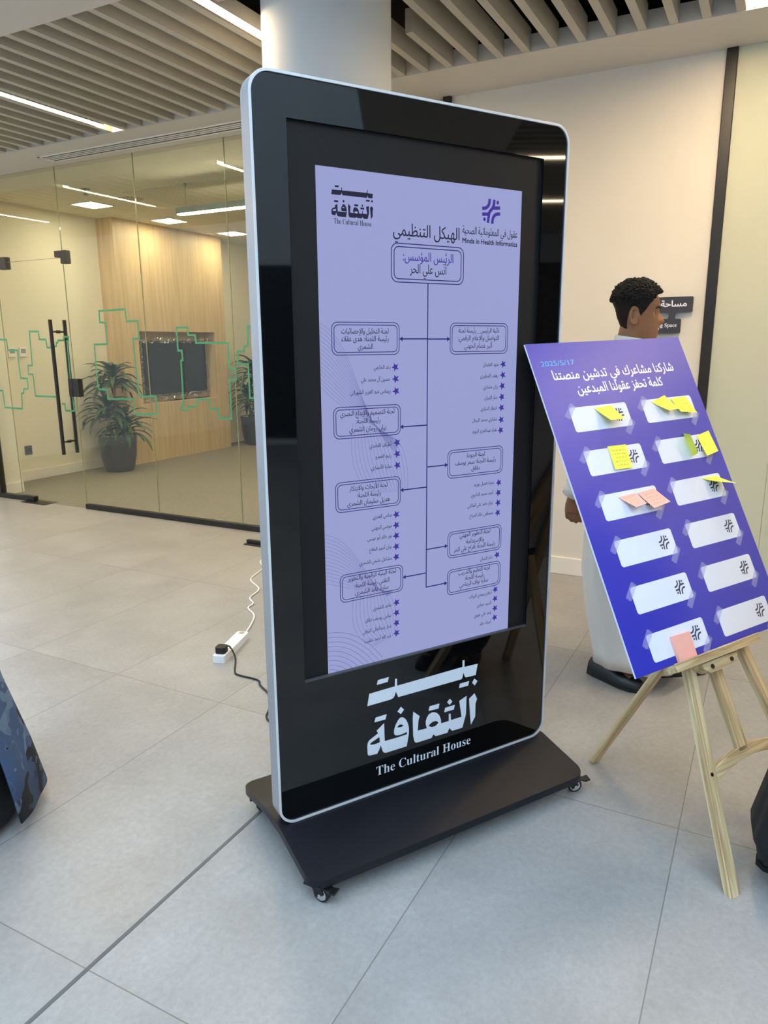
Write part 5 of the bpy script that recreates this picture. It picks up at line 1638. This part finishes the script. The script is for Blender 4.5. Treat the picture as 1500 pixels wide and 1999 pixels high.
def robe_person(loc, yaw, label, robe_spec, robe_mat, arc=None, under=None, foot=(0, 0)):
    feet = [(foot[0] - 0.02, foot[1] + 0.07, radians(8)), (foot[0] - 0.05, foot[1] - 0.07, radians(-8))]
    arms = [((0, 0.165, 1.33), (0.02, 0.21, 1.06), (0.10, 0.17, 0.86), (0.3, -0.1, -1), (0.1, 1, 0.1), 1), ((0, -0.165, 1.33), (0.02, -0.21, 1.06), (0.10, -0.17, 0.86), (0.3, 0.1, -1), (0.1, -1, 0.1), -1)]
    t, HT_ = person(loc, yaw, label, 1.42, 0, arms, feet, M['skin_light'], 0.008)
    mb = MB()
    a0, a1 = arc if arc else (0, 2 * pi)
    full = arc is None
    R = [ring(cx, cy, z, rx, ry, 120, fo, 0.4 + z * 0.8, a0, a1) for z, cx, cy, rx, ry, fo in robe_spec]
    n = 120; v = [p for r in R for p in r]; f = []
    for i in range(len(R) - 1):
        for k in range(n if full else n - 1):
            a, b = i * n + k, i * n + (k + 1) % n
            f.append((a, b, b + n, a + n))
    mb.add(v, f)
    for (s, e, w, d, nn, side) in arms:
        S, E_, Wv = Vector(s), Vector(e), Vector(w)
        mb.tube(smooth_path([Vector((S.x, S.y * 0.7, S.z + 0.01)), S, E_, Wv], 4), [0.075 - 0.012 * i / 12 for i in range(13)], 20, caps=False)
    rb = obj('robe', mb, robe_mat, t, smooth=True, fix=False, angle=60)
    s_ = rb.modifiers.new('cloth', 'SOLIDIFY'); s_.thickness = 0.004; s_.offset = 0
    if under:
        mb = MB(); mb.rings([ring(cx, cy, z, rx, ry, 96, fo, z * 0.8 + 1) for z, cx, cy, rx, ry, fo in under], cap0=False, cap1=False)
        o = obj('skirt', mb, M['black_cloth'], t, smooth=True, fix=False)
    mb = MB()
    mb.rings([[HT_(head_point(z, 2 * pi * i / 48, 0.014 + 0.016 * abs(sin(2 * pi * i / 48)) * (1 if 0.06 < z < 0.15 else 0.4), False)) if not (0.03 < z < 0.19 and abs((2 * pi * i / 48 + pi) % (2 * pi) - pi) < 0.9) else HT_(head_point(z, 2 * pi * i / 48, -0.006, False)) for i in range(48)] for z in [0.2349 * j / 30 for j in range(31)]], cap0=False)
    mb.rings([ring(-0.01, 0, z, rx, ry, 40, 0.03, z * 9) for z, rx, ry in ((1.24, 0.15, 0.20), (1.33, 0.125, 0.175), (1.39, 0.095, 0.11), (1.44, 0.085, 0.085), (1.48, 0.085, 0.078))], cap0=False, cap1=False)
    obj('headscarf', mb, M['black_cloth'], t, smooth=True, fix=False)
    for sd in (1, -1):
        e = HT_(Vector((0.0485, sd * 0.031, 0.1165)))
        mb = MB(); mb.ico(e, 0.0115, 2); eye = obj('eye', mb, M['eye_white'], t, smooth=True)
        mb = MB(); mb.cyl((e.x + 0.0102, e.y, e.z), (e.x + 0.0118, e.y, e.z), 0.0052, 14); obj('iris', mb, M['hair'], eye, smooth=True)
        mb = MB(); mb.tube([HT_(head_point(z, sd * a) + Vector((0.0025, 0, 0))) for a, z in ((0.20, 0.1335), (0.36, 0.138), (0.52, 0.139), (0.70, 0.134))], [0.002, 0.0034, 0.0032, 0.0015], 8); obj('eyebrow', mb, M['hair'], t, smooth=True)
    mb = MB(); mb.tube([HT_(head_point(0.0525, a) + Vector((0.001, 0, 0))) for a in (-0.30, -0.15, 0, 0.15, 0.30)], [0.001, 0.0032, 0.0042, 0.0032, 0.001], 8)
    obj('lips', mb, M['pen_red'], t, smooth=True)
    shoes(t, feet)
    return t


robe_person((-0.825, 1.375), radians(-116), 'person in a patchwork denim coat over black skirt, cut off by left photo edge',
            [(0.055, 0, 0, 0.372, 0.372, 0.03), (0.22, 0, 0, 0.340, 0.340, 0.03), (0.45, 0, 0, 0.282, 0.285, 0.025), (0.70, 0, 0, 0.235, 0.245, 0.015), (1.0, 0, 0, 0.185, 0.225, 0.008), (1.22, 0, 0, 0.160, 0.215, 0.0), (1.32, 0, 0, 0.135, 0.20, 0.0), (1.37, -0.01, 0, 0.09, 0.13, 0.0)],
            M['denim'], arc=(radians(46), radians(314)), under=[(0.030, 0, 0, 0.300, 0.300, 0.03), (0.25, 0, 0, 0.285, 0.285, 0.03), (0.5, 0, 0, 0.245, 0.25, 0.02), (0.75, 0, 0, 0.205, 0.22, 0.01), (1.0, 0, 0, 0.16, 0.195, 0.0), (1.25, 0, 0, 0.13, 0.18, 0.0)])
RP = (0.165, -1.105)
ry_ = radians(118)
def loc_r(z, s):
    """Centre of a robe ring, shifted away from the poster, in the figure's own axes."""
    dx, dy = 0.464 * s, -0.886 * s
    return (dx * cos(-ry_) - dy * sin(-ry_), dx * sin(-ry_) + dy * cos(-ry_))
sp_ = []
for z, s, rx, ry, fo in ((0.11, -0.17, 0.165, 0.165, 0.05), (0.16, -0.16, 0.185, 0.185, 0.05), (0.30, -0.135, 0.175, 0.175, 0.05), (0.50, -0.10, 0.165, 0.175, 0.03), (0.75, -0.05, 0.165, 0.19, 0.02), (0.98, 0.0, 0.165, 0.205, 0.01), (1.2, 0, 0.155, 0.21, 0.0), (1.32, 0, 0.135, 0.2, 0.0), (1.37, 0, 0.09, 0.13, 0.0)):
    c = loc_r(z, s); sp_.append((z, c[0], c[1], rx, ry, fo))
robe_person((RP[0] + 0.464 * 0.17, RP[1] - 0.886 * 0.17), ry_, 'person in a long black robe beside the easel, cut off by right photo edge', sp_, M['black_cloth'], foot=loc_r(0, -0.15))

bpy.context.view_layer.update()
